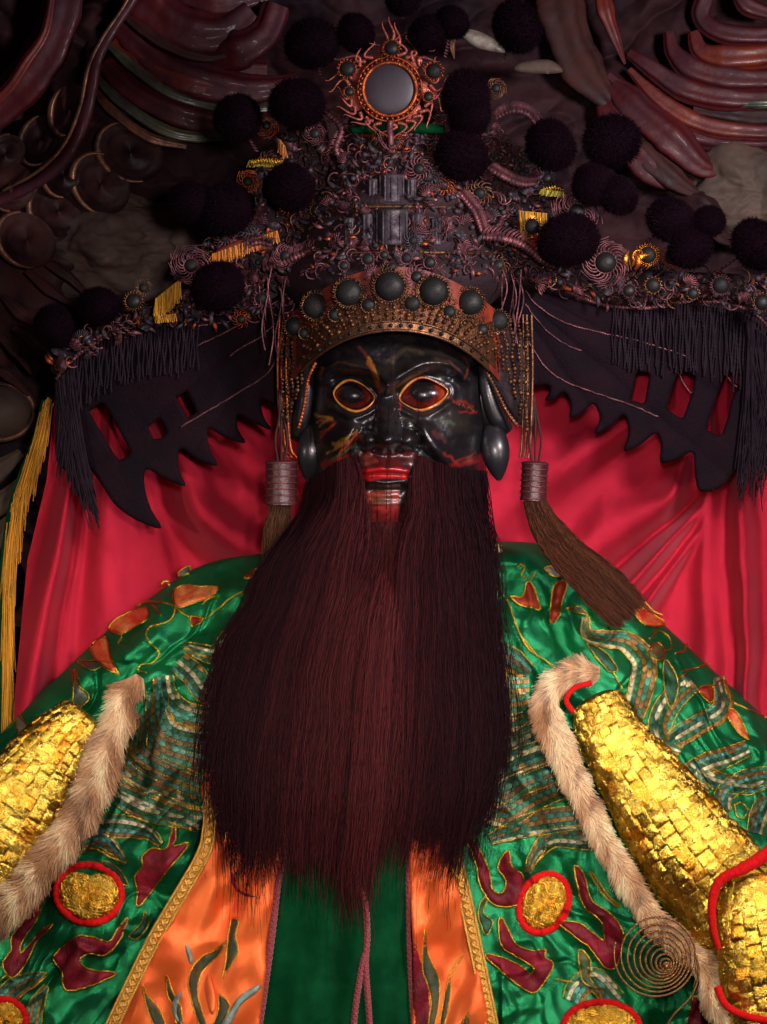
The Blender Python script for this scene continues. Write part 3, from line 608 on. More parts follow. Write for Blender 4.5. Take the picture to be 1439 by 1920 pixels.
# brass lower edge with studs
mb = MB(); xs = np.linspace(566, 918, 120)
for off, r in ((1, 3), (-16, 2.2)): tube(mb, np.column_stack([xs, bandy(xs)+off, Dband(xs, 0)+4]), r, 8)
mb.add(np.dstack([np.stack([xs, xs], 1), np.stack([bandy(xs)+1, bandy(xs)-16], 1), np.stack([Dband(xs, 0)+2]*2, 1)]), grid_faces(120, 2)); mb.build('brass_edging', M['brass'], HD)
mb = MB()
for x in np.linspace(580, 905, 18): ell(mb, (x, bandy(x)-8, Dband(x, 0)+5), 4.2, 4.2, 4, 8, 12)
mb.build('stud_row', M['gem'], HD)
# brass beads and filigree over the band
mb = MB()
for row in range(5):
    n = 27-row
    for k in range(n):
        x = 566+(918-566)*(k+.5*(row % 2)+.3)/n; y = bandy(x)-21-row*10-2*math.sin(k*2.1)
        ell(mb, (x, y, Dband(x, 0)+3), R.uniform(3.2, 5.4), None, 5, 8, 10)
mb.build('bead_band', M['brass'], HD)
mb = MB()
for k in range(90):
    x = R.uniform(560, 925); y = R.uniform(topy(x)+30, bandy(x)-50); s = R.uniform(7, 13); a0 = R.uniform(0, 6)
    u = np.linspace(0, 1, 16); a = a0+u*5.5; rr = s*(1-u*.8)
    tube(mb, np.column_stack([x+rr*np.cos(a), y+rr*np.sin(a), Dband(x+rr*np.cos(a), 0)+3]), 1.3, 5)
mb.build('filigree', M['brass'], HD)

def jewel(x, y, r, z, m='gem', petals=26, pm='brass', pl=.28, parent=None, flat=.55, curl=0.5):
    mb = MB(); ell(mb, (x, y, z), r, r, r*flat, 16, 28); g = mb.build('jewel', M[m], parent or HD)
    if petals:
        mb = MB(); ring(mb, (x, y, z+1), r*1.03, max(1.1, r*.07), 40, 6)
        for k in range(petals):
            a = k*2*PI/petals+R.normal(0, .03); u = np.linspace(0, 1, 6); L = r*pl*R.uniform(.75, 1.2)
            rad = r*1.04+L*u; aa = a+curl*u*u*L/r
            tube(mb, np.column_stack([x+rad*np.cos(aa), y+rad*np.sin(aa), z+r*.18*np.sin(u*PI)+2]), np.linspace(1, .45, 6)*max(1.1, min(3.4, r*.115*26/petals*.8)), 5)
        mb.build('petal_ring', M[pm], g)
    return g
def Dj(x): return float(Dband(np.array(float(x)), 0))
for x, y, r, m in [(592, 574, 24, 'gem'), (654, 549, 25, 'gem'), (731, 537, 28, 'gem'), (813, 546, 27, 'gem'), (882, 567, 24, 'gem'), (934, 602, 19, 'gem'), (553, 612, 18, 'gem')]:
    jewel(x, y, r, Dj(x)+8, m, 34 if r > 20 else 26, 'brass', .27)
for x, y, r in [(691, 572, 13), (773, 569, 15), (628, 590, 12), (843, 585, 12), (905, 618, 11), (572, 625, 11), (720, 478, 8), (690, 486, 11), (762, 484, 10), (645, 498, 9), (806, 492, 11), (735, 500, 8)]:
    jewel(x, y, r, Dj(x)+4, 'gem', 16, 'pinkmetal' if y < 530 else 'brass', .25)
# beaded side curtains beside the face
for sx, x0, x1 in ((-1, 530, 590), (1, 900, 988)):
    mb = MB()
    for k in range(7):
        f = k/6; xa = x0+(x1-x0)*f; ya = 600+(18 if sx < 0 else 0)+12*abs(f-.5)
        xb = (532+48*f) if sx < 0 else (925+62*f); yb = (800-150*f**1.5) if sx < 0 else (655+150*f**1.3)
        n = int((yb-ya)/7)
        za = 210+40*((f) if sx < 0 else (1-f))
        for j in range(n):
            t = j/max(1, n-1); x = xa+(xb-xa)*t+2*math.sin(j*.8+k); y = ya+(yb-ya)*t
            ell(mb, (x, y, za+4*math.sin(j)), 3.4 if j % 3 else 5, None, 4, 6, 8)
    mb.build('bead_curtain', M['brass'], HD)
    mb = MB()
    P = [(x0+2 if sx < 0 else x1, 590, 200), (x0-2 if sx < 0 else x1+2, 700, 205), (x0+5 if sx < 0 else x1-2, 830, 205), (x0+18 if sx < 0 else x1-6, 858, 205)]
    for dx in (0, 9, -7): tube(mb, cr([(p[0]+dx, p[1], p[2]+dx) for p in P], 10), 2.6, 7)
    P = [(592, 680, 232), (578, 712, 240), (571, 760, 240), (560, 802, 232)] if sx < 0 else [(902, 678, 232), (925, 720, 240), (950, 770, 240), (972, 800, 235)]
    Q, t = resamp(cr(P, 10), 2); tube(mb, Q, 3.4+1.5*np.sin(t*.9), 8)
    mb.build('side_chain', M['copper' if sx < 0 else 'brass'], HD)
    mb = MB(); xs_ = (536, 590) if sx < 0 else (905, 985)
    patch(mb, [(xs_[0], 610), (xs_[1], 640), (xs_[1]-(6 if sx < 0 else 0), 690 if sx < 0 else 800), (xs_[0]+8, 820 if sx < 0 else 690)], zc(165), 3, 8, 10); mb.build('side_flap', M['crowncore'], HD)

# crown core: tiered dark dome, closed all round
mb = MB()
prof = [(175, 575), (208, 535), (212, 505), (190, 480), (176, 455), (168, 420), (150, 395), (152, 372), (128, 350), (116, 310), (120, 290), (96, 262), (84, 232), (70, 200), (30, 170), (2, 160)]
pr = cr(np.array([(a, b, 0) for a, b in prof]), 5); n = len(pr); a = np.arange(96)*2*PI/96
X = 740+pr[:, 0][:, None]*np.cos(a)[None]; Y = pr[:, 1][:, None]+0*a[None]; Z = 130+pr[:, 0][:, None]*np.sin(a)[None]*.95
bmp = 6*vn(a[None]*14, pr[:, 1][:, None]/11, 3); X = X+bmp*np.cos(a); Z = Z+bmp*np.sin(a)
mb.add(np.dstack([X, Y, Z]), grid_faces(n, 96, False, True)); mb.build('crown_body', M['crowncore'], HD)
def Dcore(x, y):
    r = np.interp(y, [p[1] for p in prof][::-1], [p[0] for p in prof][::-1]); return 130+.95*np.sqrt(np.clip(r*r-(x-740)**2, 60, None))
# metal tiers and upright tubes
for y, r in ((290, 118), (392, 152), (478, 190), (258, 96)):
    mb = MB(); aa = np.arange(100)*2*PI/100
    P = np.column_stack([740+r*np.cos(aa), y+0*aa+5*np.sin(aa)*-1, 130+r*.97*np.sin(aa)]); P = np.vstack([P, P[:1]])
    tube(mb, P, 3.6, 8); mb.build('tier_rim', M['brass' if y > 280 else 'copper'], HD)
for x, y0, y1, r in ((735, 326, 380, 25), (735, 392, 460, 32), (690, 400, 458, 14), (782, 400, 458, 14), (700, 335, 378, 12), (772, 335, 378, 12), (655, 408, 460, 12), (818, 408, 460, 12)):
    mb = MB(); z = float(Dcore(np.array(float(x)), np.array((y0+y1)/2.)))+2
    tube(mb, np.array([(x, y0+(y1-y0)*t, z) for t in (0, .02, .1, .2, .8, .9, .98, 1)]), np.array([.8, 1, 1, .93, .93, 1, 1, .8])*r, 28)
    for q in range(5 if r > 20 else 3):
        a_ = -PI/2+(q-(2 if r > 20 else 1))*.55
        tube(mb, np.array([(x+r*.98*math.sin(a_+PI/2), y0+3, z+r*.98*math.cos(a_+PI/2)), (x+r*.98*math.sin(a_+PI/2), y1-3, z+r*.98*math.cos(a_+PI/2))]), 1.8, 6)
    mb.build('upright_tube', M['greymetal'], HD)

# round mirror in its flame frame
MC = (731, 167, 262)
mb = MB(); a = np.arange(120)*2*PI/120
u = np.linspace(0, 1, 6)[:, None]
fr = 66+10*np.sin(a*7+1.4)+5*np.sin(a*13)
fr = fr*(1-.25*np.exp(-((a-PI/2)/.6)**2))
X = MC[0]+(50+(fr-50)*u)*np.cos(a)*1.12; Y = MC[1]+(50+(fr-50)*u)*np.sin(a); Z = MC[2]-3-7*u+0*a
mb.add(np.dstack([X, Y, Z]), grid_faces(6, 120, False, True)); mb.add(np.dstack([X, Y, Z-8]), grid_faces(6, 120, False, True)[:, ::-1])
FR = mb.build('mirror_frame', M['rosecopper'], HD)
mb = MB(); ell(mb, MC, 49, 49, 8, 20, 60); mb.build('mirror_glass', M['mirror'], FR)
mb = MB(); ring(mb, (731, 167, 266), 50, 4.2, 80, 8)
ring(mb, (731, 167, 262), 60, 2.6, 80, 8)
mb.build('mirror_rim', M['copper'], FR)
mb = MB()
for k in range(34):
    a_ = k*2*PI/34; ell(mb, (731+55.5*math.cos(a_), 167+55.5*math.sin(a_), 266), 3.5, None, 3.5, 8, 10)
mb.build('bead_ring', M['flower'] if False else M['copper'], FR)
mb = MB()
for k in range(30):                                           # flame tongues round the frame
    a_ = k*2*PI/30+.1; L = R.uniform(22, 40)*(1.15 if a_ > PI else .8); u = np.linspace(0, 1, 9); sgn = R.choice([-1, 1])
    rad = 66+L*u; aa = a_+sgn*.16*np.sin(u*5)
    tube(mb, np.column_stack([731+rad*np.cos(aa)*1.15, 167+rad*np.sin(aa)*.98, 256+6*u]), 4.6*(1-u*.85), 6)
for x, y in ((734, 40), (722, 50), (745, 50)):
    u = np.linspace(0, 1, 10); tube(mb, np.column_stack([x+5*np.sin(u*5), y+40-48*u, 258+0*u]), 5*(1-u*.8), 7)
mb.build('flame_tongue', M['rosecopper'], FR)
for x, y, r in ((734, 90, 14), (651, 129, 15), (813, 133, 15), (655, 172, 9), (803, 181, 9)): jewel(x, y, r, 272, 'gem', 16, 'copper', .35)
mb = MB(); tube(mb, cr([(732, 225, 262), (731, 245, 258), (733, 270, 255), (731, 288, 262)], 6), 7, 10)
for k in range(9):
    a_ = PI*(k/8); u = np.linspace(0, 1, 8); tube(mb, np.column_stack([732+(8+16*u)*np.cos(a_+.5*u), 272+(6+14*u)*np.sin(a_+.5*u)*(1)-20*u*u, 262+6*u]), 2.6*(1-.6*u), 6)
mb.build('mirror_stem', M['pinkmetal'], HD)

# platform shelves of ornament on both sides, above the wings
def Dshelf(x, y): return 125-((x-740)/700.)**2*70+0*y
LS = [(95, 690), (120, 650), (170, 610), (240, 585), (330, 560), (400, 520), (330, 510), (350, 470), (420, 440), (480, 400), (470, 330), (540, 240), (600, 210), (620, 300), (600, 420), (560, 520), (540, 590), (440, 600), (300, 612), (190, 645), (120, 700)]
RS = [(1475, 640), (1439, 585), (1400, 575), (1320, 562), (1210, 572), (1130, 570), (1030, 540), (940, 520), (900, 420), (880, 300), (900, 230), (1000, 290), (1060, 380), (1120, 470), (1200, 500), (1300, 510), (1460, 520), (1500, 560)]
for P in (LS, RS):
    mb = MB(); patch(mb, P, lambda x, y: Dshelf(x, y)-30, 12, 11, 26); mb.build('ornament_base', M['crowncore'], HD)
LP = np.array(LS, float); RP = np.array(RS, float)

def worm(P, r, spine, m, n=40, parent=None):                   # bristly dragon ornament
    P = cr(np.array(P, float), 10); P, t = resamp(P, 2.5); T = np.gradient(P, axis=0); T /= np.linalg.norm(T, axis=1)[:, None]+1e-9
    mb = MB(); tube(mb, P, r*(.6+.5*np.sin(np.linspace(.15, PI*.95, len(P))))*(1+.3*np.sign(np.sin(t*.9))*np.abs(np.sin(t*.9))**.5), 10)
    for k in np.linspace(0, len(P)-1, n).astype(int):
        N = np.array([T[k, 1], -T[k, 0], 0]); N *= np.sign(-N[1]+1e-3); u = np.linspace(0, 1, 7)[:, None]
        Q = P[k]+N*(r*.6+spine*u)+T[k]*spine*.7*u**2+np.array([0, 0, 4.])*np.sin(u*PI); tube(mb, Q, np.linspace(1.7, .5, 7)*max(1, spine/16), 5)
    return mb.build('dragon_ornament', M[m], parent or HD)
for P, r, sp, m in [([(495, 505, 190), (530, 492, 205), (565, 478, 215), (590, 470, 215), (600, 490, 210)], 8, 17, 'pinkmetal'), ([(905, 445, 225), (945, 448, 225), (985, 462, 215), (1020, 490, 200), (1045, 500, 190)], 8, 18, 'pinkmetal'),
    ([(915, 315, 180), (940, 330, 190), (975, 345, 185), (1005, 345, 180)], 6, 14, 'pinkmetal'), ([(930, 222, 160), (960, 208, 170), (990, 215, 170), (1010, 240, 165)], 5, 15, 'pinkmetal'),
    ([(610, 210, 200), (640, 240, 215), (630, 280, 220), (650, 310, 220)], 6, 12, 'pinkmetal'), ([(860, 360, 215), (890, 400, 220), (905, 440, 220)], 5, 15, 'pinkmetal'), ([(455, 470, 170), (480, 455, 175), (510, 460, 180)], 5, 12, 'pinkmetal')]:
    worm(P, r, sp, m)
# big sunburst flowers at places read from the photo
for x, y, r, m, pl, n, z in [(358, 498, 13, 'pinkmetal', 2.1, 18, 175), (1136, 492, 20, 'pinkmetal', 1.25, 22, 190), (1082, 398, 16, 'pinkmetal', 2.0, 20, 190), (834, 372, 9, 'copper', 2.4, 18, 225), (1215, 478, 16, 'flower', .55, 26, 180), (1352, 535, 16, 'pinkmetal', .35, 24, 165), (1262, 482, 15, 'copper', .5, 20, 175), (268, 540, 9, 'brass', 1.0, 18, 150), (250, 565, 14, 'brass', .5, 20, 150),
    (535, 480, 11, 'pinkmetal', 1.1, 16, 210), (998, 425, 14, 'brass', .25, 18, 205), (465, 340, 10, 'copper', 1.3, 14, 165), (500, 235, 9, 'copper', 1.6, 14, 165), (930, 165, 9, 'brass', 1.3, 14, 160), (590, 250, 10, 'pinkmetal', 1.1, 14, 190), (1225, 535, 14, 'brass', .3, 14, 170), (1180, 545, 12, 'pinkmetal', .3, 14, 170), (1300, 550, 11, 'brass', .3, 14, 165), (1430, 567, 15, 'brass', .35, 16, 160), (490, 560, 12, 'pinkmetal', .6, 14, 185)]:
    jewel(x, y, r, z, 'gem', n, m, pl, curl=1.0 if pl > 1 else .4)
# crowds of small trinkets, each kind one meshed cluster per sector
def zone(kind):
    while True:
        if kind == 'c':
            y = R.uniform(200, 520); r = np.interp(y, [p[1] for p in prof][::-1], [p[0] for p in prof][::-1]); x = 740+R.uniform(-1, 1)*(r+22)
            if abs(x-731) < 62 and y < 235: continue
            if abs(x-735) < 30 and 320 < y < 465 and R.random() < .95: continue
            return x, y, float(Dcore(np.array(x), np.array(y)))+R.uniform(0, 18)
        P = LP if kind == 'l' else RP
        x = R.uniform(P[:, 0].min(), P[:, 0].max()); y = R.uniform(P[:, 1].min(), P[:, 1].max())
        if inside(np.array(x), np.array(y), P): return x, y, float(Dshelf(np.array(x), 0))+R.uniform(-6, 38)
def curl(mb, x, y, z, s, a0, turn=5, t0=2.2):
    u = np.linspace(0, 1, 14); a = a0+u*turn; rr = s*(1-u*.85)
    tube(mb, np.column_stack([x+rr*np.cos(a), y+rr*np.sin(a), z+4*np.sin(u*6)]), t0*(1-.6*u), 5)
def fan(mb, x, y, z, s, a0, n=9):
    for k in range(n):
        a = a0+(k-(n-1)/2)*.26; u = np.linspace(0, 1, 6)
        tube(mb, np.column_stack([x+s*u*np.cos(a+.3*u*u), y+s*u*np.sin(a+.3*u*u), z+5*np.sin(u*PI)]), np.linspace(.8, 1.9, 6)*s/20, 5)
def leaf(mb, x, y, z, s, a0, bend=.5):
    u = np.linspace(0, 1, 9); a = a0+bend*u; P = np.column_stack([x+s*u*np.cos(a), y+s*u*np.sin(a), z+6*np.sin(u*PI)])
    tube(mb, P, s*.16*np.sin(u*PI*.92+.15)+.4, 6, flat=.45)
rest = {}; made = {}
for kind, n in (('c', 1.0), ('l', .9), ('r', .9)):
    for nm, m, cnt, fn in [('curled_wire', 'pinkmetal', 190, curl), ('curled_wire', 'brass', 70, curl), ('leaf_sprig', 'greymetal', 170, leaf), ('leaf_sprig', 'pinkmetal', 150, leaf), ('petal_fan', 'pinkmetal', 55, fan), ('petal_fan', 'greymetal', 40, fan), ('leaf_sprig', 'copper', 46, leaf), ('small_bead', 'greymetal', 150, None)]:
        lim = int(33*cnt*(1 if nm != 'small_bead' else 1)/{'curled_wire': 260, 'leaf_sprig': 366, 'petal_fan': 95, 'small_bead': 150}[nm])
        for k in range(int(cnt*n)):
            x, y, z = zone(kind); s = R.uniform(7, 20) if k >= lim else R.uniform(15, 21)
            mb = MB() if k < lim else rest.setdefault((nm, m), MB())
            if fn is None: ell(mb, (x, y, z+6), R.uniform(2.5, 6) if k >= lim else R.uniform(4.5, 6.5), None, None, 8, 10)
            else: fn(mb, x, y, z+(6 if k < lim else 0), s if fn is not leaf else s*1.35, R.uniform(0, 2*PI))
            if k < lim: mb.build(nm, M[m], HD)
for (nm, m), mb in rest.items():
    o = mb.build(nm, M[m], HD); o['kind'] = 'stuff'
for k in range(34):
    kind = 'clr'[k % 3]; x, y, z = zone(kind); jewel(x, y, R.uniform(7, 12), z+12, 'gem', 14, ['pinkmetal', 'greymetal', 'copper', 'brass'][k % 4], R.uniform(.3, 1.3))
# hanging wires at the temples
for k in range(16):
    mb = MB(); sx = -1 if k % 2 else 1; x = 742+sx*R.uniform(200, 250); y0 = R.uniform(500, 540); L = R.uniform(60, 160)
    u = np.linspace(0, 1, 12); tube(mb, np.column_stack([x+6*np.sin(u*R.uniform(2, 6)+k), y0+L*u, 215+R.uniform(-20, 20)+0*u]), 1.6, 5); mb.build('hanging_wire', M['pinkmetal'], HD)
# scraps of cloth showing between the metal
def scrap(nm, m, P, z, puff=4): mb = MB(); patch(mb, P, zc(z), puff, 5, 8, smoothn=0); mb.build(nm, M[m], HD)
scrap('green_cloth', 'satin_front', [(655, 238), (700, 226), (765, 228), (835, 235), (835, 252), (760, 248), (660, 250)], 232)
scrap('yellow_cloth', 'flower', [(975, 395), (1020, 400), (1030, 440), (1000, 470), (985, 430)], 178)
scrap('red_cloth', 'redrim', [(1000, 440), (1022, 446), (1015, 470), (998, 462)], 184)
scrap('orange_cloth', 'orangecloth', [(405, 470), (445, 450), (500, 455), (500, 468), (420, 484)], 165)
# yellow tinsel hanging behind the left shelf
def tinsel(x0, y0, x1, y1, L, z, n, c=(.75, .38, .02)):
    mb = MB(); s = R.random(n); K = 5; u = np.linspace(0, 1, K)[None]
    X = (x0+(x1-x0)*s)[:, None]+R.normal(0, 3, n)[:, None]*u; Y = (y0+(y1-y0)*s)[:, None]+R.uniform(.6, 1, n)[:, None]*L*u
    strands(mb, np.dstack([X, Y, z+R.normal(0, 3, n)[:, None]+0*u]), 1.2, .9, np.array([c])*R.uniform(.5, 1.2, (n, 1)))
    mb.build('tinsel', M['yellow'], HD)
tinsel(292, 560, 340, 522, 45, 165, 170); tinsel(398, 476, 520, 432, 26, 172, 260, (.7, .25, .02)); tinsel(468, 300, 530, 300, 14, 170, 90, (.5, .4, .03)); tinsel(525, 262, 535, 275, 25, 175, 50, (.6, .2, .02)); tinsel(1015, 355, 1060, 360, 12, 190, 60, (.5, .45, .05)); tinsel(975, 395, 1025, 400, 60, 182, 130); tinsel(292, 592, 330, 588, 16, 165, 60)
# bright curled gold ornament at the right
mb = MB(); leaf(mb, 1185, 500, 195, 40, -1.2, .6); leaf(mb, 1178, 500, 195, 30, -2.3, .8); leaf(mb, 1190, 505, 198, 34, -.5, -1.2); curl(mb, 1200, 478, 198, 16, 2, 5, 3)
mb.build('gold_curl', M['flower'], HD)
# spiral springs
for P in ([(470, 305), (495, 300), (530, 304)], [(1016, 356), (1040, 352), (1058, 358)]):
    mb = MB(); Q, t = resamp(cr([(p[0], p[1], 182) for p in P], 10), .8); Q[:, 1] += 6*np.sin(t*1.2); Q[:, 2] += 6*np.cos(t*1.2); tube(mb, Q, 1.3, 5); mb.build('coil_spring', M['goldthread'], HD)

# pompoms: one woolly ball, copied
PM = [(446, 222, 45), (558, 194, 48), (585, 82, 46), (668, 62, 36), (802, 65, 37), (848, 42, 32), (757, -2, 32), (970, 50, 46), (874, 178, 46), (882, 215, 40), (867, 292, 49), (1033, 272, 46), (1148, 265, 50), (1112, 345, 40), (1159, 366, 37), (545, 350, 46), (425, 392, 48), (356, 379, 38), (411, 537, 46), (1067, 450, 52), (1258, 412, 43), (1295, 465, 38), (1420, 458, 46), (184, 575, 38), (102, 612, 38), (1330, 415, 30)]
mb = MB(); ell(mb, (0, 0, 0), .93, nu=24, nv=36); N = 5200
D = R.normal(0, 1, (N, 3)); D /= np.linalg.norm(D, axis=1)[:, None]; u = np.linspace(0, 1, 3)[None, :, None]
J = R.normal(0, .10, (N, 3)); P = D[:, None]*(.86+.17*R.uniform(.7, 1.1, (N, 1, 1))*u)+J[:, None]*u*.6
strands(mb, P, .016, .006)
first = None
for x, y, r in PM:
    z = 250 if 500 < x < 1100 else 215
    if first is None:
        m2 = MB(); m2.v = [v*r+np.array([x, y, z]) for v in mb.v]; m2.f = mb.f; m2.c = mb.c; m2.n = mb.n
        m2.v = [v-np.array([0, 0, 0]) for v in m2.v]
        first = m2.build('pompom', M['pom'], HD); c0 = Vector(W(np.array([x, y, z], float)))-HD.location; r0 = r
        first.data.transform(__import__('mathutils').Matrix.Translation(-c0)); first.location = c0
    else:
        o = first.copy(); o.location = Vector(W(np.array([x, y, z], float)))-HD.location; k = r/r0; o.scale = (k*R.uniform(.96, 1.04), k, k*R.uniform(.96, 1.04)); o.rotation_euler = tuple(R.uniform(0, 6, 3)); col.objects.link(o)
# thin springs carrying the pompoms
for x, y, r in PM:
    mb = MB(); z = 240 if 500 < x < 1100 else 200; tx = x+(740-x)*.12; ty = y+(300-y)*.02+60
    u = np.linspace(0, 1, 90); tube(mb, np.column_stack([x+(tx-x)*u+3.5*np.sin(u*70), y+(ty-y)*u, z-70*u+3.5*np.cos(u*70)]), 1.2, 5)
    mb.build('pompom_spring', M['pinkmetal'], HD)

# ------------------------------------------------------------------ wings of the headdress
LW = [(545, 560), (500, 566), (440, 586), (370, 597), (300, 606), (240, 622), (190, 642), (150, 668), (118, 700), (106, 760), (104, 850), (120, 880), (150, 860), (187, 903), (215, 945), (255, 975), (303, 991), (284, 955), (272, 915), (274, 880), (305, 895), (348, 912), (336, 880), (338, 841), (370, 862), (408, 873), (394, 842), (391, 804), (425, 822), (461, 831), (447, 805), (447, 777), (475, 792), (510, 807), (494, 780), (492, 749), (520, 760), (545, 745)]
RW = [(975, 560), (1010, 548), (1060, 555), (1110, 572), (1150, 579), (1210, 580), (1280, 571), (1340, 576), (1400, 592), (1450, 640), (1470, 720), (1450, 830), (1400, 870), (1379, 885), (1349, 916), (1312, 920), (1303, 885), (1299, 848), (1270, 862), (1239, 867), (1240, 838), (1231, 812), (1200, 835), (1170, 845), (1179, 812), (1170, 777), (1145, 800), (1115, 813), (1125, 785), (1113, 758), (1090, 775), (1069, 783), (1070, 755), (1057, 735), (1040, 748), (1022, 751), (1030, 735), (1028, 722), (1000, 724), (985, 716)]
def _ribs(x, y):
    hx = np.where(np.asarray(x) < 740, 560., 960.); a = np.arctan2(np.asarray(y)-520., np.abs(x-hx)+30.)
    return 5.5*np.abs(np.sin(a*13+.4*fbm(x/70, y/70, 8)))**.6*np.clip((np.abs(x-hx)-10)/60, 0, 1)
def Dwing(x, y): return 105-((x-740)/700.)**2*70-((y-600)/400.)**2*18+2.5*fbm(x/50, y/50, 6)+_ribs(x, y)
HL = [[(167, 771), (191, 755), (200, 765), (245, 845), (240, 856), (224, 862), (215, 852)], [(278, 802), (298, 784), (310, 800), (312, 812), (302, 822), (288, 823)], [(330, 745), (350, 733), (369, 772), (352, 784)]]
HR = [[(1194, 700), (1200, 697), (1216, 700), (1218, 706), (1209, 754), (1204, 756), (1183, 750)], [(1271, 698), (1282, 696), (1303, 707), (1300, 730), (1282, 782), (1275, 783), (1250, 767)], [(1359, 702), (1368, 698), (1390, 700), (1393, 706), (1372, 750), (1366, 780), (1355, 813), (1345, 816), (1325, 806), (1349, 730)]]
for P, H, sx in ((LW, HL, -1), (RW, HR, 1)):
    mb = MB(); patch(mb, P, Dwing, 4, 5, 6, holes=[np.array(h, float) for h in H], smoothn=3); WG = mb.build('wing', M['darkfelt'], HD)
    lines = [[(530, 560), (470, 595), (420, 625), (370, 648)], [(535, 590), (490, 630), (455, 650), (432, 668)], [(530, 640), (505, 695), (450, 735), (400, 765), (340, 800)], [(520, 575), (440, 600), (370, 612)]] if sx < 0 else [[(985, 545), (1010, 575), (1060, 605), (1120, 622), (1200, 640), (1290, 668)], [(985, 570), (1020, 615), (1060, 645), (1092, 658)], [(984, 628), (1020, 685), (1060, 715), (1120, 738), (1190, 762), (1235, 782)], [(1065, 530), (1110, 560), (1160, 575), (1230, 578)]]
    mb = MB()
    for L in lines: thread(mb, L, lambda x, y: Dwing(x, y)+8, 1.7, 1)
    if sx > 0: 
        for h in (HR[1], HR[2]): thread(mb, [h[0], ((h[0][0]+h[3][0])/2+8, (h[0][1]+h[3][1])/2+22), h[3]], lambda x, y: Dwing(x, y)+2, 1.3, 0)
    mb.build('wire_vein', M['pinkmetal'], WG)
    # rope along the top and the strands hanging from it
    top = [(106, 712), (122, 690), (152, 660), (195, 634), (240, 615), (300, 600), (370, 590), (400, 584)] if sx < 0 else [(1060, 545), (1110, 565), (1150, 574), (1210, 578), (1270, 568), (1340, 566), (1400, 580), (1440, 610), (1465, 660)]
    mb = MB(); Q, t = resamp(cr([(p[0], p[1], float(Dwing(np.array(float(p[0])), np.array(float(p[1]))))+12) for p in top], 10), 1.5); tube(mb, Q, 4.2*(1+.22*np.sin(t*.9)), 8); mb.build('top_rope', M['brass'] if False else M['pinkmetal'], WG)
    mb = MB(); N = 62 if sx < 0 else 66; K = 12; S = np.linspace(0, 1, N)
    xs = (108+262*S**1.05) if sx < 0 else (1150+310*S); tp = np.array(top, float); ys = np.interp(xs, tp[:, 0], tp[:, 1])
    yend = (np.interp(xs, [100, 130, 150, 200, 370], [850, 790, 770, 725, 690]) if sx < 0 else np.interp(xs, [1150, 1300, 1380, 1470], [685, 695, 720, 760]))+R.normal(0, 7, N)
    for x, y0, y1 in zip(xs, ys, yend):
        u = np.linspace(0, 1, 40); X = x+R.normal(0, 2.5)*u+1.5*np.sin(u*9+x); Y = y0+(y1-y0)*u
        tube(mb, np.column_stack([X, Y, Dwing(X, Y)+12+R.normal(0, 1.2)]), R.uniform(1.5, 2.1)*(1+.3*np.sin(u*(y1-y0)*1.0)), 6)
    mb.build('strand_row', M['fringe'], WG)
    mb = MB(); N = 150; K = 12; u = np.linspace(0, 1, K)[None]; s = R.random(N)
    if sx < 0: x0 = 104+R.random(N)*34; y0 = 720-(x0-104)*1.2; x1 = 104+s*84; y1 = 860+s*115+R.normal(0, 16, N)
    else: x0 = 1400+R.random(N)*70; y0 = 600+(x0-1400)*.8; x1 = 1378+s*85; y1 = 905-s*20+R.normal(0, 24, N)
    X = x0[:, None]+(x1-x0)[:, None]*u**1.3; Y = y0[:, None]+(y1-y0)[:, None]*u
    strands(mb, np.dstack([X, Y, Dwing(X, Y)+13+R.uniform(0, 14, N)[:, None]+0*u]), 1.7, 1.2); mb.build('tip_fringe', M['fringe'], WG)

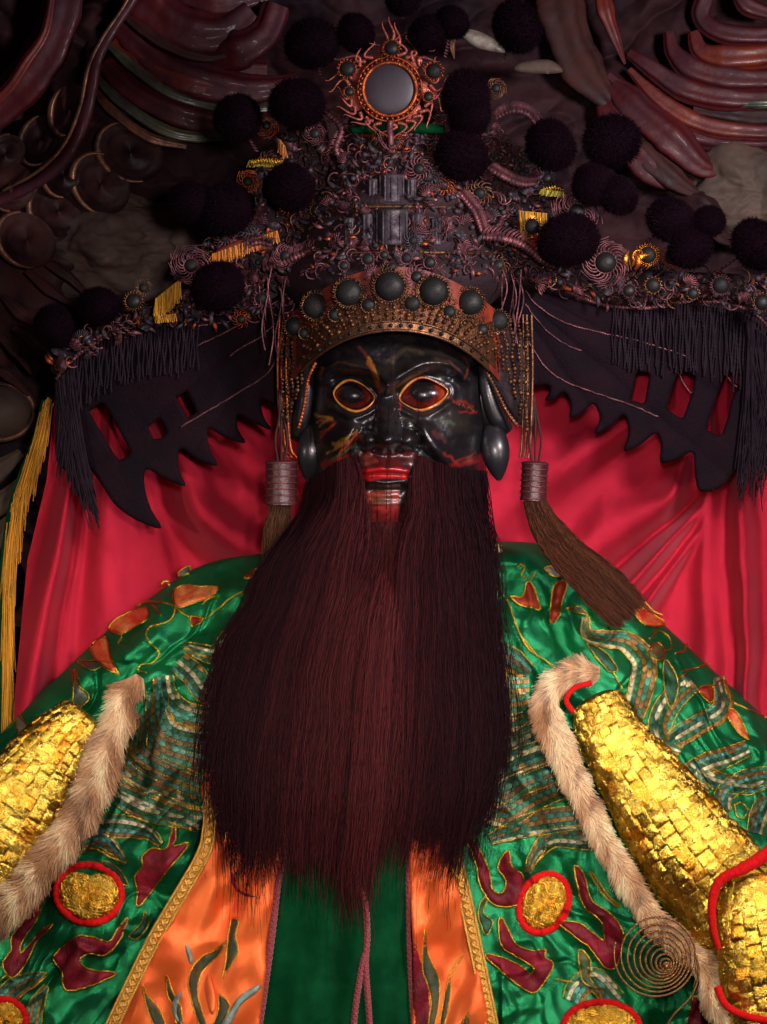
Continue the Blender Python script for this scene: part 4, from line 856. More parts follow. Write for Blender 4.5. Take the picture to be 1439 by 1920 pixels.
# ------------------------------------------------------------------ brush tassels at the ears
def tassel(cx, cy, wd, h, tilt, label, brushP, bw, n, colb):
    T = thing('brush_tassel', label, 'tassel', (cx, cy-h/2, 215))
    mb = MB(); u = np.linspace(0, 1, 30); a = tilt; ax = np.array([math.sin(a), math.cos(a), 0])
    P = np.array([cx, cy-h/2, 215.])+u[:, None]*h*ax; rr = wd/2*(1-.04*np.sin(u*PI))*(1-.25*(u < .03)); tube(mb, P, rr, 32); mb.build('cap', M['wood'], T)
    mb = MB()
    for t in (.06, .2, .36, .5, .64, .78, .95):
        c = np.array([cx, cy-h/2, 215.])+t*h*ax; aa = np.linspace(0, 2*PI, 33); side = np.array([ax[1], -ax[0], 0])
        tube(mb, c+wd/2*(np.cos(aa)[:, None]*side+np.sin(aa)[:, None]*np.array([0, 0, 1.])), 1.5, 6)
    mb.build('cap_ring', M['pinkmetal'], T)
    mb = MB()
    for k in range(3):
        dx = (k-1)*7; Q = cr([(cx+dx*.9, cy-h/2+2, 215), (cx+dx*1.6, cy-h/2-40, 216), (cx+dx*.5, cy-h/2-85, 212), (cx-4, cy-h/2-130, 205)], 8); tube(mb, Q, 2.2, 7)
    mb.build('hanging_cord', M['cordwood'], T)
    B = cr(np.array(brushP, float), 10); B, t = resamp(B, 8); K = len(B); Tn = np.gradient(B, axis=0); Tn /= np.linalg.norm(Tn, axis=1)[:, None]; Nn = np.stack([-Tn[:, 1], Tn[:, 0], 0*Tn[:, 0]], 1)
    wv = np.interp(np.linspace(0, 1, K), np.linspace(0, 1, len(bw)), bw); s = R.uniform(-1, 1, n); d = R.uniform(-1, 1, n)*np.sqrt(1-s*s)
    P = B[None]+Nn[None]*(s[:, None, None]*wv[None, :, None]/2)+np.array([0, 0, 1.])*(d[:, None, None]*wv[None, :, None]*.2)
    P[..., 0] += R.normal(0, 5, n)[:, None]*np.linspace(0, 1, K); cut = 1-R.exponential(.13, n).clip(0, .6)
    q_ = np.linspace(0, 1, K)[None]*cut[:, None]*(K-1); i0 = np.floor(q_).astype(int).clip(0, K-2); fr_ = (q_-i0)[..., None]; ar = np.arange(n)[:, None]; P = P[ar, i0]*(1-fr_)+P[ar, i0+1]*fr_
    P[..., 0] += 3*(vn(q_*.8, ar*.37, 3)-.5)*2; P[..., 1] += 3*(vn(q_*.8, ar*.37, 6)-.5)*2
    strands(mb2 := MB(), P, 1.0, .4, np.array([colb])*R.uniform(.3, 1.6, (n, 1))); mb2.build('bristles', M['brush'], T)
tassel(528, 905, 60, 84, .0, 'dark ringed wooden brush tassel hanging by the ear at the left of the beard', [(527, 945, 215), (522, 985, 212), (520, 1035, 205), (520, 1075, 195)], [34, 46, 48, 50], 420, (.06, .025, .012))
tassel(1004, 902, 50, 74, -.05, 'reddish capped brush tassel at the right whose long brown bristles lie across the shoulder', [(1000, 935, 225), (1022, 985, 240), (1065, 1040, 262), (1122, 1092, 285), (1186, 1158, 296)], [36, 60, 74, 80, 70], 2100, (.060, .020, .010))
# ------------------------------------------------------------------ robe
RB = thing('embroidered_robe', 'green satin robe covered with gold thread, scaled dragons and maroon flames', 'robe', (735, 1900, 60))
SX = [-300, 0, 60, 130, 190, 270, 350, 420, 510, 600, 740, 860, 905, 1010, 1060, 1110, 1180, 1250, 1330, 1439, 1740]
SY = [1700, 1378, 1312, 1250, 1190, 1130, 1070, 1046, 1036, 1030, 1030, 1020, 1014, 1017, 1034, 1054, 1110, 1175, 1250, 1348, 1640]
def ysil(x): return np.interp(x, SX, SY)+0*x
_k = np.arange(-300, 1741, 10); _s = np.convolve(np.pad(ysil(_k.astype(float)), 3, 'edge'), np.ones(7)/7, 'valid')
def ysm(x): return np.interp(x, _k, _s)
def Dsm(x, y):
    t = y-ysm(x); t1 = np.clip(t/95, 0, 1); t2 = np.clip(t/420, 0, 1)
    return 30+100*np.sqrt(np.clip(1-(1-t1)**2, 0, 1))+115*np.sin(t2*PI/2)-((x-735)/760.)**2*90
def Drobe(x, y):
    x = np.asarray(x, float); y = np.asarray(y, float)
    d = Dsm(x, y); t = y-ysm(x); wt = .25+.75*np.clip(t/22, 0, 1)
    low = np.clip((y-1450)/160, 0, 1); cen = np.clip(1-np.abs(x-650)/290, 0, 1)**.3*low
    wx = x+26*(fbm(x/150, y/150, 41)-.5)*2; wy = y+30*(fbm(x/130, y/170, 42)-.5)*2
    sg = np.where(x < 735, 1, -1)
    # folds along the shoulder slope
    q = wy-ysm(x)
    f = 17*np.sin(q/15+9*fbm(x/150, y/200, 43))*np.clip(1-q/230, 0, 1)**.6*np.clip(vn(x/80, y/60, 44)*1.6-.2, 0, 1)
    # crumpled satin: long soft folds running down and outwards, with sharper creases between them
    p1 = (wx*.86+sg*wy*.50); p2 = (wy*.86-sg*wx*.50)
    g1 = fbm(p1/64, p2/230, 45, 2); g2 = fbm(wx/120, wy/80, 46, 2); g3 = fbm(p1/46, p2/120, 48, 2)
    f = f+80*(g1-.5)+58*(g2-.5)+17*(1-np.abs(2*g3-1)**.8)*vn(wx/110, wy/110, 47)+9*(fbm(p1/24, p2/60, 51, 2)-.5)+16*np.clip(1-np.abs(2*fbm(p1/58+.2, p2/90, 52, 2)-1)*5, 0, 1)*vn(wx/70, wy/90, 53)-14*np.clip(1-np.abs(2*fbm(p1/70+7, wy/110, 54, 2)-1)*5, 0, 1)*vn(wx/90, wy/70, 55)
    # long drape folds in the lower quarter running towards the hem
    f = f+low*(10*np.sin((wx+sg*(y-1500)*.35)/29))*(.3+vn(x/110, y/200, 49))*(1-cen)
    f = f*(1-.65*cen)+cen*9*np.sin(wx/34+1)
    return d+f*wt
mb = MB(); nx, ny = 620, 400
xs = np.linspace(-260, 1720, nx)[:, None]; tt = np.linspace(0, 1, ny)[None]
t = tt**1.35*1100; X = xs+0*t; Y = ysm(xs)+t
mb.add(np.dstack([X, Y, Drobe(X, Y)]), grid_faces(nx, ny)[:, ::-1])
# back of the shoulders closes behind
b = np.linspace(0, 1, 14)[None]; Xb = xs+0*b; Yb = ysm(xs)+6*b+300*b**2; Zb = Drobe(xs, ysm(xs))+0*b-130*np.sin(b*PI/2)
mb.add(np.dstack([Xb, Yb, Zb]), grid_faces(nx, 14))
mb.build('robe_body', M['satin_green'], RB)

def c3(P): return [(x*.3475, 1420+y*.3475) for x, y in P]
def cA(P): return [(x*.3475, 1000+y*.3475) for x, y in P]
def cB(P): return [(860+x*.4024, 980+y*.4024) for x, y in P]
def c4(P): return [(380+x*.3475, 1420+y*.3475) for x, y in P]
def c5(P): return [(840+x*.41626, 1420+y*.41626) for x, y in P]
# ---- centre panels
def Dpan(x, y):
    x = np.asarray(x, float); y = np.asarray(y, float)
    return Dsm(x, np.minimum(y, 1700))+36+13*np.sin(x/27+.6*np.sin(y/120)+.5)+8*np.sin(x/13+y/90)*fbm(x/60, y/100, 61)+8*(fbm(x/70, y/90, 62)-.5)
mb = MB(); patch(mb, [(500, 1400), (800, 1400), (778, 1640), (782, 1800), (792, 2040), (480, 2040), (500, 1830), (525, 1660)], Dpan, 2, 7, 6, smoothn=3); mb.build('front_panel', M['satin_front'], RB)
def Dor(x, y):
    x = np.asarray(x, float); y = np.asarray(y, float)
    return Dsm(x, np.minimum(y, 1700))+42+46*(fbm((x+.35*y)/60, (y-.3*x)/130, 63, 2)-.5)+8*(1-np.abs(2*fbm((x+.3*y)/52, y/90, 64, 2)-1))+4*np.sin((x+.35*y)/24)
mb = MB(); patch(mb, [(385, 1440), (545, 1440), (532, 1600), (512, 1720), (487, 1920), (470, 2040), (165, 2040), (215, 1920), (300, 1745), (388, 1600)], Dor, 3, 6, 6, smoothn=3); mb.build('orange_panel', M['satin_orange'], RB)
mb = MB(); patch(mb, [(765, 1440), (835, 1440), (845, 1600), (880, 1745), (920, 1920), (940, 2040), (785, 2040), (776, 1800), (768, 1640)], Dor, 3, 6, 6, smoothn=3); mb.build('orange_panel', M['satin_orange'], RB)
# cloud and flame cut-outs on the orange panels
def colpan(seed):
    def f(x, y):
        n = fbm(x/16, y/30, seed)[..., None]; s = (np.sin(x/5.0+6*fbm(x/40, y/40, seed+1)) > .2)[..., None]
        return np.array([.012, .05, .03])*(1-n)+np.array([.09, .06, .02])*n*.9+s*np.array([.02, .03, .015])
    return f
for P in [c3([(1255, 870), (1290, 885), (1272, 960), (1285, 1050), (1250, 1120), (1205, 1190), (1222, 1080), (1235, 935)]), c3([(1225, 985), (1160, 1045), (1080, 1080), (1020, 1180), (1030, 1300), (1080, 1450), (1115, 1450), (1072, 1300), (1078, 1190), (1130, 1115), (1190, 1060)]), c3([(1185, 1280), (1240, 1340), (1190, 1450), (1150, 1450), (1180, 1360)]), c3([(900, 1180), (940, 1280), (975, 1350), (985, 1450), (955, 1450), (945, 1360), (905, 1280)]),
          c3([(770, 1230), (800, 1290), (860, 1360), (900, 1480), (860, 1500), (810, 1400), (780, 1300)]),
          c4([(1205, 930), (1217, 1060), (1270, 1180), (1280, 1300), (1245, 1470), (1215, 1470), (1232, 1300), (1190, 1150), (1192, 1000)]), c4([(1405, 1070), (1345, 1180), (1335, 1300), (1300, 1480), (1275, 1480), (1310, 1260), (1345, 1150)]), c4([(1440, 1380), (1400, 1440), (1420, 1480)])]:
    mb = MB(); patch(mb, P, lambda x, y: Dor(x, y)+2, 3, 5, 6, colfn=colpan(3), smoothn=4); q = mb.build('cloud_motif', M['embroidery'], RB)
    mb = MB(); thread(mb, P, lambda x, y: Dor(x, y)+5, 1.6, 1, True); mb.build('gold_outline', M['goldthread'], q)
mb = MB(); patch(mb, c4([(1140, 1000), (1185, 1100), (1222, 1220), (1232, 1470), (1145, 1470)]), lambda x, y: Dor(x, y)+1, 3, 5, 6, smoothn=4); mb.build('flame_motif', M['velvet'], RB)
mb = MB(); patch(mb, c4([(150, 600), (185, 640), (195, 700), (290, 745), (370, 780), (300, 770), (200, 745), (150, 690)]), lambda x, y: Dor(x, y)+1, 3, 5, 6, smoothn=4); mb.build('flame_motif', M['velvet'], RB)
for P in [c3([(1130, 1170), (1165, 1300), (1160, 1370), (1135, 1375), (1105, 1240)])]:
    mb = MB(); patch(mb, P, lambda x, y: Dor(x, y)+8, 3, 5, 6); mb.build('flame_tongue', M['satin_orange'], RB)
for P in [c3([(1400, 1225), (1290, 1290), (1225, 1390), (1190, 1460), (1235, 1460), (1300, 1340), (1395, 1262)]), c3([(1000, 1010), (1030, 1040), (1045, 1110), (1020, 1100)]), c3([(985, 1260), (930, 1320), (940, 1400), (1010, 1470), (960, 1400), (960, 1340)])]:
    mb = MB(); patch(mb, P, lambda x, y: Dor(x, y)+4, 3, 4, 5, colfn=lambda x, y: np.zeros(x.shape+(3,))+np.array([.16, .26, .22])+.25*fbm(x/10, y/10, 3)[..., None]); mb.build('pale_cloud_strip', M['embroidery'], RB)
# ---- trims
def braid(path, wd, dfn, m, name, off=6):
    mb = MB(); P, t = resamp(cr(path, 10), 1.6); T = np.gradient(P, axis=0); T /= np.linalg.norm(T, axis=1)[:, None]; N = np.stack([-T[:, 1], T[:, 0]], 1)
    for k in range(3):
        ph = k*2*PI/3; o = wd*.30*np.sin(t/wd*2.6+ph); h = wd*.22*np.cos(2*(t/wd*2.6+ph)); Q = P+N*o[:, None]
        tube(mb, np.column_stack([Q, dfn(Q[:, 0], Q[:, 1])+off+h]), wd*.24*(1+.1*np.sin(t*1.9)), 7)
    return mb.build(name, M[m], RB)
braid([(545, 1440), (533, 1580), (521, 1660), (512, 1740), (500, 1830), (487, 1920), (470, 2030)], 13, Dpan, 'cord', 'braided_cord', 12)
braid([(660, 1560), (667, 1640), (684, 1690), (689, 1750), (686, 1810), (690, 1870), (694, 1930), (700, 2030)], 12, Dpan, 'cord', 'braided_cord', 8)
braid([(684, 1790), (676, 1830), (668, 1880), (663, 1930), (655, 2030)], 12, Dpan, 'cord', 'braided_cord', 8)
braid([(768, 1480), (769, 1560), (767, 1640), (768, 1720), (770, 1800), (777, 1920), (786, 2030)], 13, Dpan, 'cord', 'braided_cord', 12)
for path in ([(398, 1480), (392, 1560), (380, 1605), (340, 1675), (290, 1760), (245, 1850), (212, 1920), (160, 2030)], [(822, 1480), (838, 1550), (852, 1600), (876, 1700), (895, 1790), (912, 1870), (922, 1920), (945, 2030)]):
    def Dt(x, y): return Dsm(x, np.minimum(y, 1700))+58+4*np.sin(np.asarray(y)/60.)
    mb = MB(); ribbon(mb, path, 24, Dt, 0, 3, 3, 7)
    P, t = resamp(cr(path, 10), 1.5); T = np.gradient(P, axis=0); T /= np.linalg.norm(T, axis=1)[:, None]; N = np.stack([-T[:, 1], T[:, 0]], 1)
    for o, r in ((-11, 2.6), (11, 2.6)):
        Q = P+N*o; tube(mb, np.column_stack([Q, Dt(Q[:, 0], Q[:, 1])+3]), r*(1+.3*np.sin(t*1.4)), 6)
    for k in range(2):
        o = 6*np.sin(t/4.6+k*PI)+0*t; Q = P+N*o[:, None]; tube(mb, np.column_stack([Q, Dt(Q[:, 0], Q[:, 1])+5+1.5*np.cos(t/4.6*2+k)]), 2.3, 6)
    mb.build('gold_trim', M['goldbraid'], RB)

# ---- padded motifs
def motif(P, m='velvet', name='flame_motif', colfn=None, puff=6, off=1, edge=12, line=True, r=1.9, sm=6):
    D = lambda x, y: Drobe(x, y)+off
    mb = MB(); patch(mb, P, D, puff, 5, edge, colfn=colfn, smoothn=sm); q = mb.build(name, M[m], RB)
    if line: mb = MB(); thread(mb, P, lambda x, y: Drobe(x, y)+off+3, r, 2, True, n=sm); mb.build('gold_outline', M['goldthread'], q)
    return q
FL = [c3([(940, 350), (952, 430), (935, 478), (1018, 466), (900, 620), (750, 805), (742, 720), (730, 640), (770, 590), (770, 530), (830, 490), (900, 490)]),
  c3([(690, 870), (650, 980), (570, 1065), (485, 1060), (435, 1090), (455, 1130), (510, 1150), (630, 1165), (560, 1205), (470, 1240), (370, 1260), (340, 1220), (335, 1160), (300, 1110), (290, 1075), (340, 1020), (420, 965), (520, 975), (590, 995), (640, 920)]),
  c3([(290, 650), (232, 760), (210, 850), (120, 1000), (115, 1055), (175, 990), (240, 920), (285, 905), (195, 1000), (135, 1120), (70, 1190), (20, 1140), (22, 1095), (60, 1040), (62, 970), (130, 880), (200, 760)]),
  c5([(40, 310), (110, 370), (160, 450), (190, 530), (205, 600), (245, 610), (262, 560), (225, 490), (270, 420), (290, 490), (340, 540), (340, 640), (305, 668), (210, 665), (150, 590), (130, 500), (105, 420)]),
  c5([(235, 720), (270, 770), (305, 840), (380, 870), (440, 865), (440, 900), (475, 940), (400, 1055), (320, 1030), (170, 895), (240, 900), (330, 940), (370, 975), (385, 950), (330, 910), (250, 860), (230, 790)]),
  c5([(570, 490), (615, 530), (645, 640), (740, 710), (790, 800), (760, 940), (705, 945), (640, 860), (505, 750), (590, 745), (665, 800), (705, 822), (690, 740), (620, 680), (590, 600)]),
  [(1300, 1870), (1330, 1900), (1340, 1960), (1290, 1960)]]
for P in FL: motif(P)
def oc(c1, c2, s):
    def f(x, y): n = np.clip(fbm(x/18, y/14, s)*1.8-.4, 0, 1)[..., None]; return np.array(c1)*(1-n)+np.array(c2)*n
    return f
OR1 = oc((.72, .05, .015), (.90, .38, .12), 3); RD1 = oc((.26, .010, .010), (.42, .06, .02), 5); CRM = oc((.35, .30, .22), (.06, .12, .09), 6)
for P, cf in [(cA([(935, 340), (950, 300), (1000, 280), (1080, 285), (1180, 290), (1140, 345), (1060, 372), (960, 400)]), OR1), (cA([(590, 505), (640, 455), (700, 425), (785, 400), (792, 460), (700, 525), (640, 545)]), OR1), (cA([(490, 610), (570, 560), (590, 650), (632, 755), (540, 700)]), OR1), (cA([(1320, 235), (1395, 190), (1390, 225), (1345, 240)]), RD1),
              (cA([(400, 740), (425, 820), (480, 880), (440, 935), (370, 970), (395, 900), (398, 820)]), CRM), (cA([(90, 975), (130, 1010), (178, 1085), (120, 1140), (80, 1180), (105, 1100), (85, 1030)]), CRM), (cA([(965, 210), (1025, 175), (1020, 215), (975, 232)]), CRM), (cA([(1030, 450), (1100, 460), (1060, 495), (1035, 500)]), RD1),
              (cB([(800, 355), (860, 400), (955, 458), (925, 482), (860, 470), (810, 405)]), OR1), (cB([(1262, 865), (1302, 890), (1330, 950), (1352, 1010), (1300, 975), (1258, 905)]), OR1), (cB([(245, 345), (300, 345), (315, 280), (345, 290), (380, 400), (340, 395), (290, 385)]), RD1), (cB([(450, 285), (505, 282), (480, 370), (470, 430), (430, 468), (432, 380)]), RD1),
              (cB([(402, 212), (440, 208), (485, 248), (440, 248)]), CRM), (cB([(1115, 775), (1180, 760), (1190, 800), (1185, 830), (1160, 830)]), RD1)]:
    motif(P, 'embroidery', 'petal_motif', cf, 5, 1, 9)
for P in [c3([(0, 40), (60, 20), (30, 90), (0, 120)]), c5([(640, 20+500), (665, 540), (720, 620), (775, 672), (730, 650), (680, 590)]), cB([(880, 610), (930, 560), (960, 610), (930, 640)]), cB([(505, 400), (560, 392), (600, 430), (560, 420)]), c5([(590, 870), (640, 910), (640, 1000), (690, 1040), (610, 1010)]), c5([(860, 700), (900, 760), (960, 790), (890, 800)])]:
    motif(P, 'embroidery', 'petal_motif', oc((.02, .07, .03), (.20, .17, .06), 8), 3, 1, 7)
for P in [cA([(420, 690), (500, 740), (560, 720), (640, 760), (600, 700), (520, 690)]), cB([(960, 640), (1010, 700), (1020, 790), (985, 860), (960, 760)]), cB([(600, 560), (680, 600), (740, 680), (700, 690), (640, 620)]), c3([(560, 560), (640, 600), (690, 690), (620, 660), (570, 610)]), c3([(700, 960), (760, 900), (780, 830), (800, 900), (740, 980)]), c5([(190, 620), (160, 700), (200, 740), (170, 800), (140, 720), (150, 650)])]:
    motif(P, 'embroidery', 'leaf_motif', oc((.008, .05, .022), (.03, .13, .07), 9), 4, 1, 8, r=1.4)
# ---- scaled dragon bands
COLS = np.array([[.05, .24, .15], [.30, .17, .05], [.025, .16, .07], [.55, .50, .30], [.025, .11, .055], [.08, .30, .22], [.22, .14, .05]])
def scalec(seed, lum=1.0, sc=15.):
    def f(U, V):
        j = np.floor((V+1)*2.5).astype(int); fv = (V+1)*2.5-j; ph = U/sc+.5*(j % 2)+.45*(2*fv-1)**2; i = np.floor(ph).astype(int); fr = ph-i
        k = (j+seed+(hsh(i, j, seed) > .90)) % 7
        c = COLS[k]*(.85+.4*hsh(i, j, seed+4))[..., None]*lum*1.35*(.35+1.1*fbm(U/60, V*.5, seed+3))[..., None]
        c = c*(.55+.6*fr)[..., None]
        return c*np.where((fr < .16) | (fv < .08), .35, 1)[..., None]
    return f
SB = [(cA([(1325, 540), (1240, 560), (1170, 650), (1090, 640), (990, 600)]), [34, 34, 34, 30, 12], 1.2), (cA([(960, 690), (1040, 760), (1110, 850), (1200, 880)]), [40, 46, 46, 40], 1.1), (cA([(880, 770), (900, 880), (980, 960), (1130, 1000)]), [38, 44, 44, 40], 1), (cA([(850, 860), (860, 1000), (930, 1090), (1110, 1130)]), [40, 48, 48, 46], .8),
      (cA([(790, 960), (810, 1090), (880, 1170), (1090, 1240)]), [40, 50, 52, 50], .7), (cA([(740, 1060), (740, 1180), (850, 1260), (1080, 1370)]), [40, 46, 46, 44], .7), (cA([(640, 1130), (660, 1230), (780, 1330), (1090, 1440)]), [34, 40, 44, 44], .7), (cA([(560, 1330), (640, 1370), (800, 1440), (1080, 1560)]), [30, 40, 44, 40], .7),
      (c3([(500, 210), (620, 200), (760, 270), (920, 310), (1100, 330)]), [22, 40, 44, 44, 40], .7), (c3([(380, 420), (480, 380), (640, 370), (790, 400), (870, 470)]), [20, 40, 44, 36, 10], .7), (c3([(310, 560), (420, 480), (540, 440), (620, 500), (680, 570)]), [16, 30, 36, 26, 8], .7), (c3([(20, 1310), (90, 1240), (170, 1200), (240, 1170)]), [40, 40, 30, 10], 1.1), (c3([(180, 1439), (200, 1330), (250, 1230)]), [30, 30, 10], 1.1)]
SB += [(cB([(590, 440), (600, 520), (680, 540), (790, 560), (865, 650), (850, 770), (815, 900)]), [14, 26, 34, 44, 48, 46, 40], 1.2), (cB([(1090, 740), (990, 830), (940, 930), (960, 1010), (1040, 1060)]), [40, 46, 46, 40, 20], 1.2), (cB([(1210, 720), (1230, 860), (1120, 940), (1010, 1010), (980, 1080)]), [20, 36, 40, 40, 30], 1.1), (cB([(1350, 1050), (1260, 1090), (1160, 1120), (1080, 1180), (1150, 1260)]), [30, 36, 40, 40, 30], 1.), (cB([(1440, 1180), (1330, 1200), (1240, 1260), (1230, 1340)]), [34, 38, 36, 30], .9),
      (cB([(170, 590), (250, 640), (330, 700)]), [34, 44, 30], 1), (cB([(190, 690), (210, 760), (330, 760)]), [20, 40, 40], 1.7), (cB([(190, 830), (250, 850), (335, 830)]), [44, 52, 44], 1.6), (cB([(190, 960), (260, 940), (370, 890)]), [40, 46, 40], 1), (cB([(170, 1060), (260, 1030), (390, 960)]), [44, 48, 44], .8), (cB([(150, 1170), (260, 1120), (420, 1060)]), [44, 52, 48], .8), (cB([(150, 1270), (280, 1210), (450, 1150)]), [44, 50, 48], .7),
      (c5([(180, 130), (260, 180), (350, 120), (460, 80)]), [40, 46, 46, 44], .7), (c5([(170, 250), (270, 260), (380, 190), (520, 130)]), [36, 46, 46, 44], .7), (c5([(190, 370), (270, 340), (380, 300), (600, 270)]), [20, 40, 48, 44], .7), (c5([(360, 520), (400, 430), (480, 360), (640, 370)]), [10, 30, 40, 40], .7), (c5([(1090, 30), (1200, 100), (1350, 130), (1439, 100)]), [30, 34, 34, 30], .8), (c5([(560, 1100), (590, 1040), (660, 1000), (760, 1100)]), [40, 44, 44, 40], 1.4), (c5([(1440, 180), (1400, 260), (1380, 340)]), [30, 34, 30], .6)]
for k, (P, wd, lum) in enumerate(SB):
    mb = MB(); ribbon(mb, P, wd, Drobe, 1.5, 4, 2.2, 31, colfn=scalec(k, lum)); q = mb.build('dragon_scale_band', M['embroidery'], RB)
    P2, t = resamp(cr(P, 10), 4); T = np.gradient(P2, axis=0); T /= np.linalg.norm(T, axis=1)[:, None]+1e-9; N = np.stack([-T[:, 1], T[:, 0]], 1)
    ww = np.interp(np.linspace(0, 1, len(P2)), np.linspace(0, 1, len(wd)), wd)[:, None]/2
    mb = MB(); thread(mb, P2+N*ww, Drobe, 1.6, 3.5, raw=True); thread(mb, P2-N*ww, Drobe, 1.6, 3.5, raw=True); mb.build('gold_outline', M['goldthread'], q)
# ---- loose couched gold lines
mb = MB()
for P in [cA([(740, 390), (800, 372), (850, 372), (905, 380), (940, 392), (935, 440), (905, 475), (860, 492), (810, 505), (790, 550), (820, 600), (862, 650), (820, 700), (760, 712), (745, 740), (790, 750)]), cA([(820, 385), (850, 410), (872, 442)]), cA([(870, 275), (885, 262), (912, 262), (915, 278)]), cA([(1090, 385), (1130, 352), (1180, 350)]), cA([(940, 395), (985, 430), (1030, 455)]), cA([(1110, 460), (1190, 400), (1240, 350), (1320, 310)]), cA([(390, 800), (402, 735), (425, 790)]), cA([(640, 590), (655, 550), (610, 520)]),
          cB([(180, 300), (230, 370), (255, 440), (280, 510), (330, 590), (400, 640), (460, 680)]), cB([(270, 215), (285, 195), (310, 210), (290, 245), (330, 260), (360, 230)]), cB([(800, 320), (850, 350), (900, 405), (950, 430)]), cB([(890, 540), (930, 505), (975, 530), (990, 580), (960, 600)]), cB([(1010, 610), (1050, 600), (1065, 570)]), cB([(1040, 695), (1100, 680), (1170, 655)]), cB([(1190, 765), (1230, 735), (1260, 820), (1330, 860), (1439, 910)]), cB([(695, 385), (740, 410), (760, 440), (715, 440)]), cB([(500, 400), (560, 400), (600, 440)]), cB([(630, 625), (700, 670), (760, 770)]), cB([(260, 460), (300, 540), (360, 610)]),
          c5([(650, 520), (700, 590), (740, 640), (780, 670)]), c5([(600, 880), (640, 920), (625, 1000)]), c5([(480, 1000), (540, 1010), (600, 1020)]), c5([(365, 510), (430, 430), (440, 370)]), c5([(1290, 215), (1325, 205), (1350, 235), (1330, 275), (1300, 260), (1290, 215)]), c5([(30, 290), (45, 330), (80, 370)]),
          c3([(0, 960), (110, 880), (180, 780), (240, 680), (330, 590), (420, 510), (510, 495), (600, 540), (680, 570)]), c3([(0, 1210), (60, 1150)]), c3([(350, 450), (440, 425), (450, 430)]), c3([(240, 1170), (200, 1210), (250, 1160)])]:
    mb = MB(); thread(mb, P, Drobe, 2.2, 2.5); mb.build('gold_embroidery', M['goldthread'], RB)

# ---- medallions
def medal(cx, cy, rx, ry, rot, z=None, rimw=7, stripes=False):
    z = float(Drobe(np.array(float(cx)), np.array(float(cy))))+4 if z is None else z
    mb = MB(); nu, nv = 60, 120; u = np.linspace(0, 1, nu)[:, None]; v = (np.arange(nv)*2*PI/nv)[None]
    cell = hsh(np.floor(v*9/PI+u*0).astype(int), np.floor(u*6+.5*(np.floor(v*9/PI) % 2)).astype(int), 7)
    h = 22*np.sqrt(np.clip(1-u*u*.97, 0, 1))+5*cell+2.2*np.sin(u*60+cell*9)*np.sin(v*30+cell*20)
    X = rx*u*np.cos(v); Y = ry*u*np.sin(v)
    V = np.dstack([cx+X*math.cos(rot)-Y*math.sin(rot), cy+X*math.sin(rot)+Y*math.cos(rot), z+h])
    cc = np.zeros((nu, nv, 3))+np.array([.85, .55, .08]); cc = cc*(.45+.75*cell)[..., None]
    mb.add(V, grid_faces(nu, nv, False, True)[:, ::-1], cc.reshape(-1, 3)); q = mb.build('medallion', M['goldfoil'], RB)
    mb = MB(); ring(mb, (cx, cy, z+4), rx+rimw*.6, rimw, 120, 12, 31, .10, ry=ry+rimw*.6, rot=rot, dz=lambda x, y: np.maximum(Drobe(x, y)+4, z)); mb.build('red_rim', M['redrim'], q)
medal(167, 1676, 57, 50, .2); medal(1020, 1694, 40, 53, .45); medal(1128, 1925, 66, 42, 0); medal(8, 1912, 36, 34, .3)

# ---- gold scale sleeves: closed tubes of padded foil blocks
def gold_sleeve(path, rad, label=None, bu=24., nb=20, sq=.62, seed=1, a0=0):
    P, t = resamp(cr(np.array(path, float), 12), 1.7); rr = np.interp(np.linspace(0, 1, len(P)), np.linspace(0, 1, len(rad)), rad); T, A, B = frames(P)
    nv = 420; v = np.arange(nv)*2*PI/nv; U = t[:, None]/bu+0*v; Vv = v[None]*nb/(2*PI)*1.0+0*U
    row = np.floor(Vv).astype(int); Us = U+.5*(row % 2)+.18*(hsh(row, row*0, seed)-.5); cu = np.floor(Us).astype(int); fu = Us-cu; fv = Vv-row
    hh = hsh(cu, row % nb, seed); hi = (hh > .35)
    pad = (1-np.abs(2*fu-1)**5)*(1-np.abs(2*fv-1)**5)
    ang = hsh(cu, row % nb, seed+3)*3.1
    fine = np.sin((fu*math.pi*2*9)*np.cos(ang)+(fv*PI*2*9)*np.sin(ang))
    bw_ = .25+.75*(vn(U/2.2, Vv/2.6, seed+31) > .42); pad = pad*bw_+(1-bw_); h = np.where(hi, 3.6, .5)*pad*(.6+.6*hh)*bw_+(fu-.5)*(hsh(cu, row % nb, seed+21)-.5)*10+(fv-.5)*(hsh(cu, row % nb, seed+22)-.5)*9+.9*fine*pad+.5*np.sin(U*2*PI*7+2*vn(U, Vv, 2))+2.5*vn(U*2, Vv*2, seed)+12*(fbm(U/3.5, Vv/4, seed+5)-.5)
    ends = np.clip(np.minimum(np.arange(len(P)), np.arange(len(P))[::-1])/7, 0.01, 1)**.35
    rad_ = (rr[:, None]+h)*ends[:, None]
    V = P[:, None]+rad_[..., None]*(np.cos(v)[None, :, None]*A[:, None]+sq*np.sin(v)[None, :, None]*B[:, None])
    base = np.array([1., .72, .12]); alt = np.array([.98, .50, .06]); dk = np.array([.68, .46, .07])
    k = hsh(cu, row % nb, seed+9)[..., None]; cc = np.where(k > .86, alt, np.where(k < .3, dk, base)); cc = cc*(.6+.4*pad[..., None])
    mb = MB(); mb.add(V, grid_faces(len(P), nv, False, True), cc.reshape(-1, 3)); return mb.build('gold_sleeve', M['goldfoil'], RB, label=label)
gold_sleeve([(165, 1338, 250), (108, 1400, 262), (52, 1480, 270), (-8, 1575, 272), (-80, 1700, 270)], [44, 70, 88, 94, 96], 'sparkling gold block sleeve at the left')
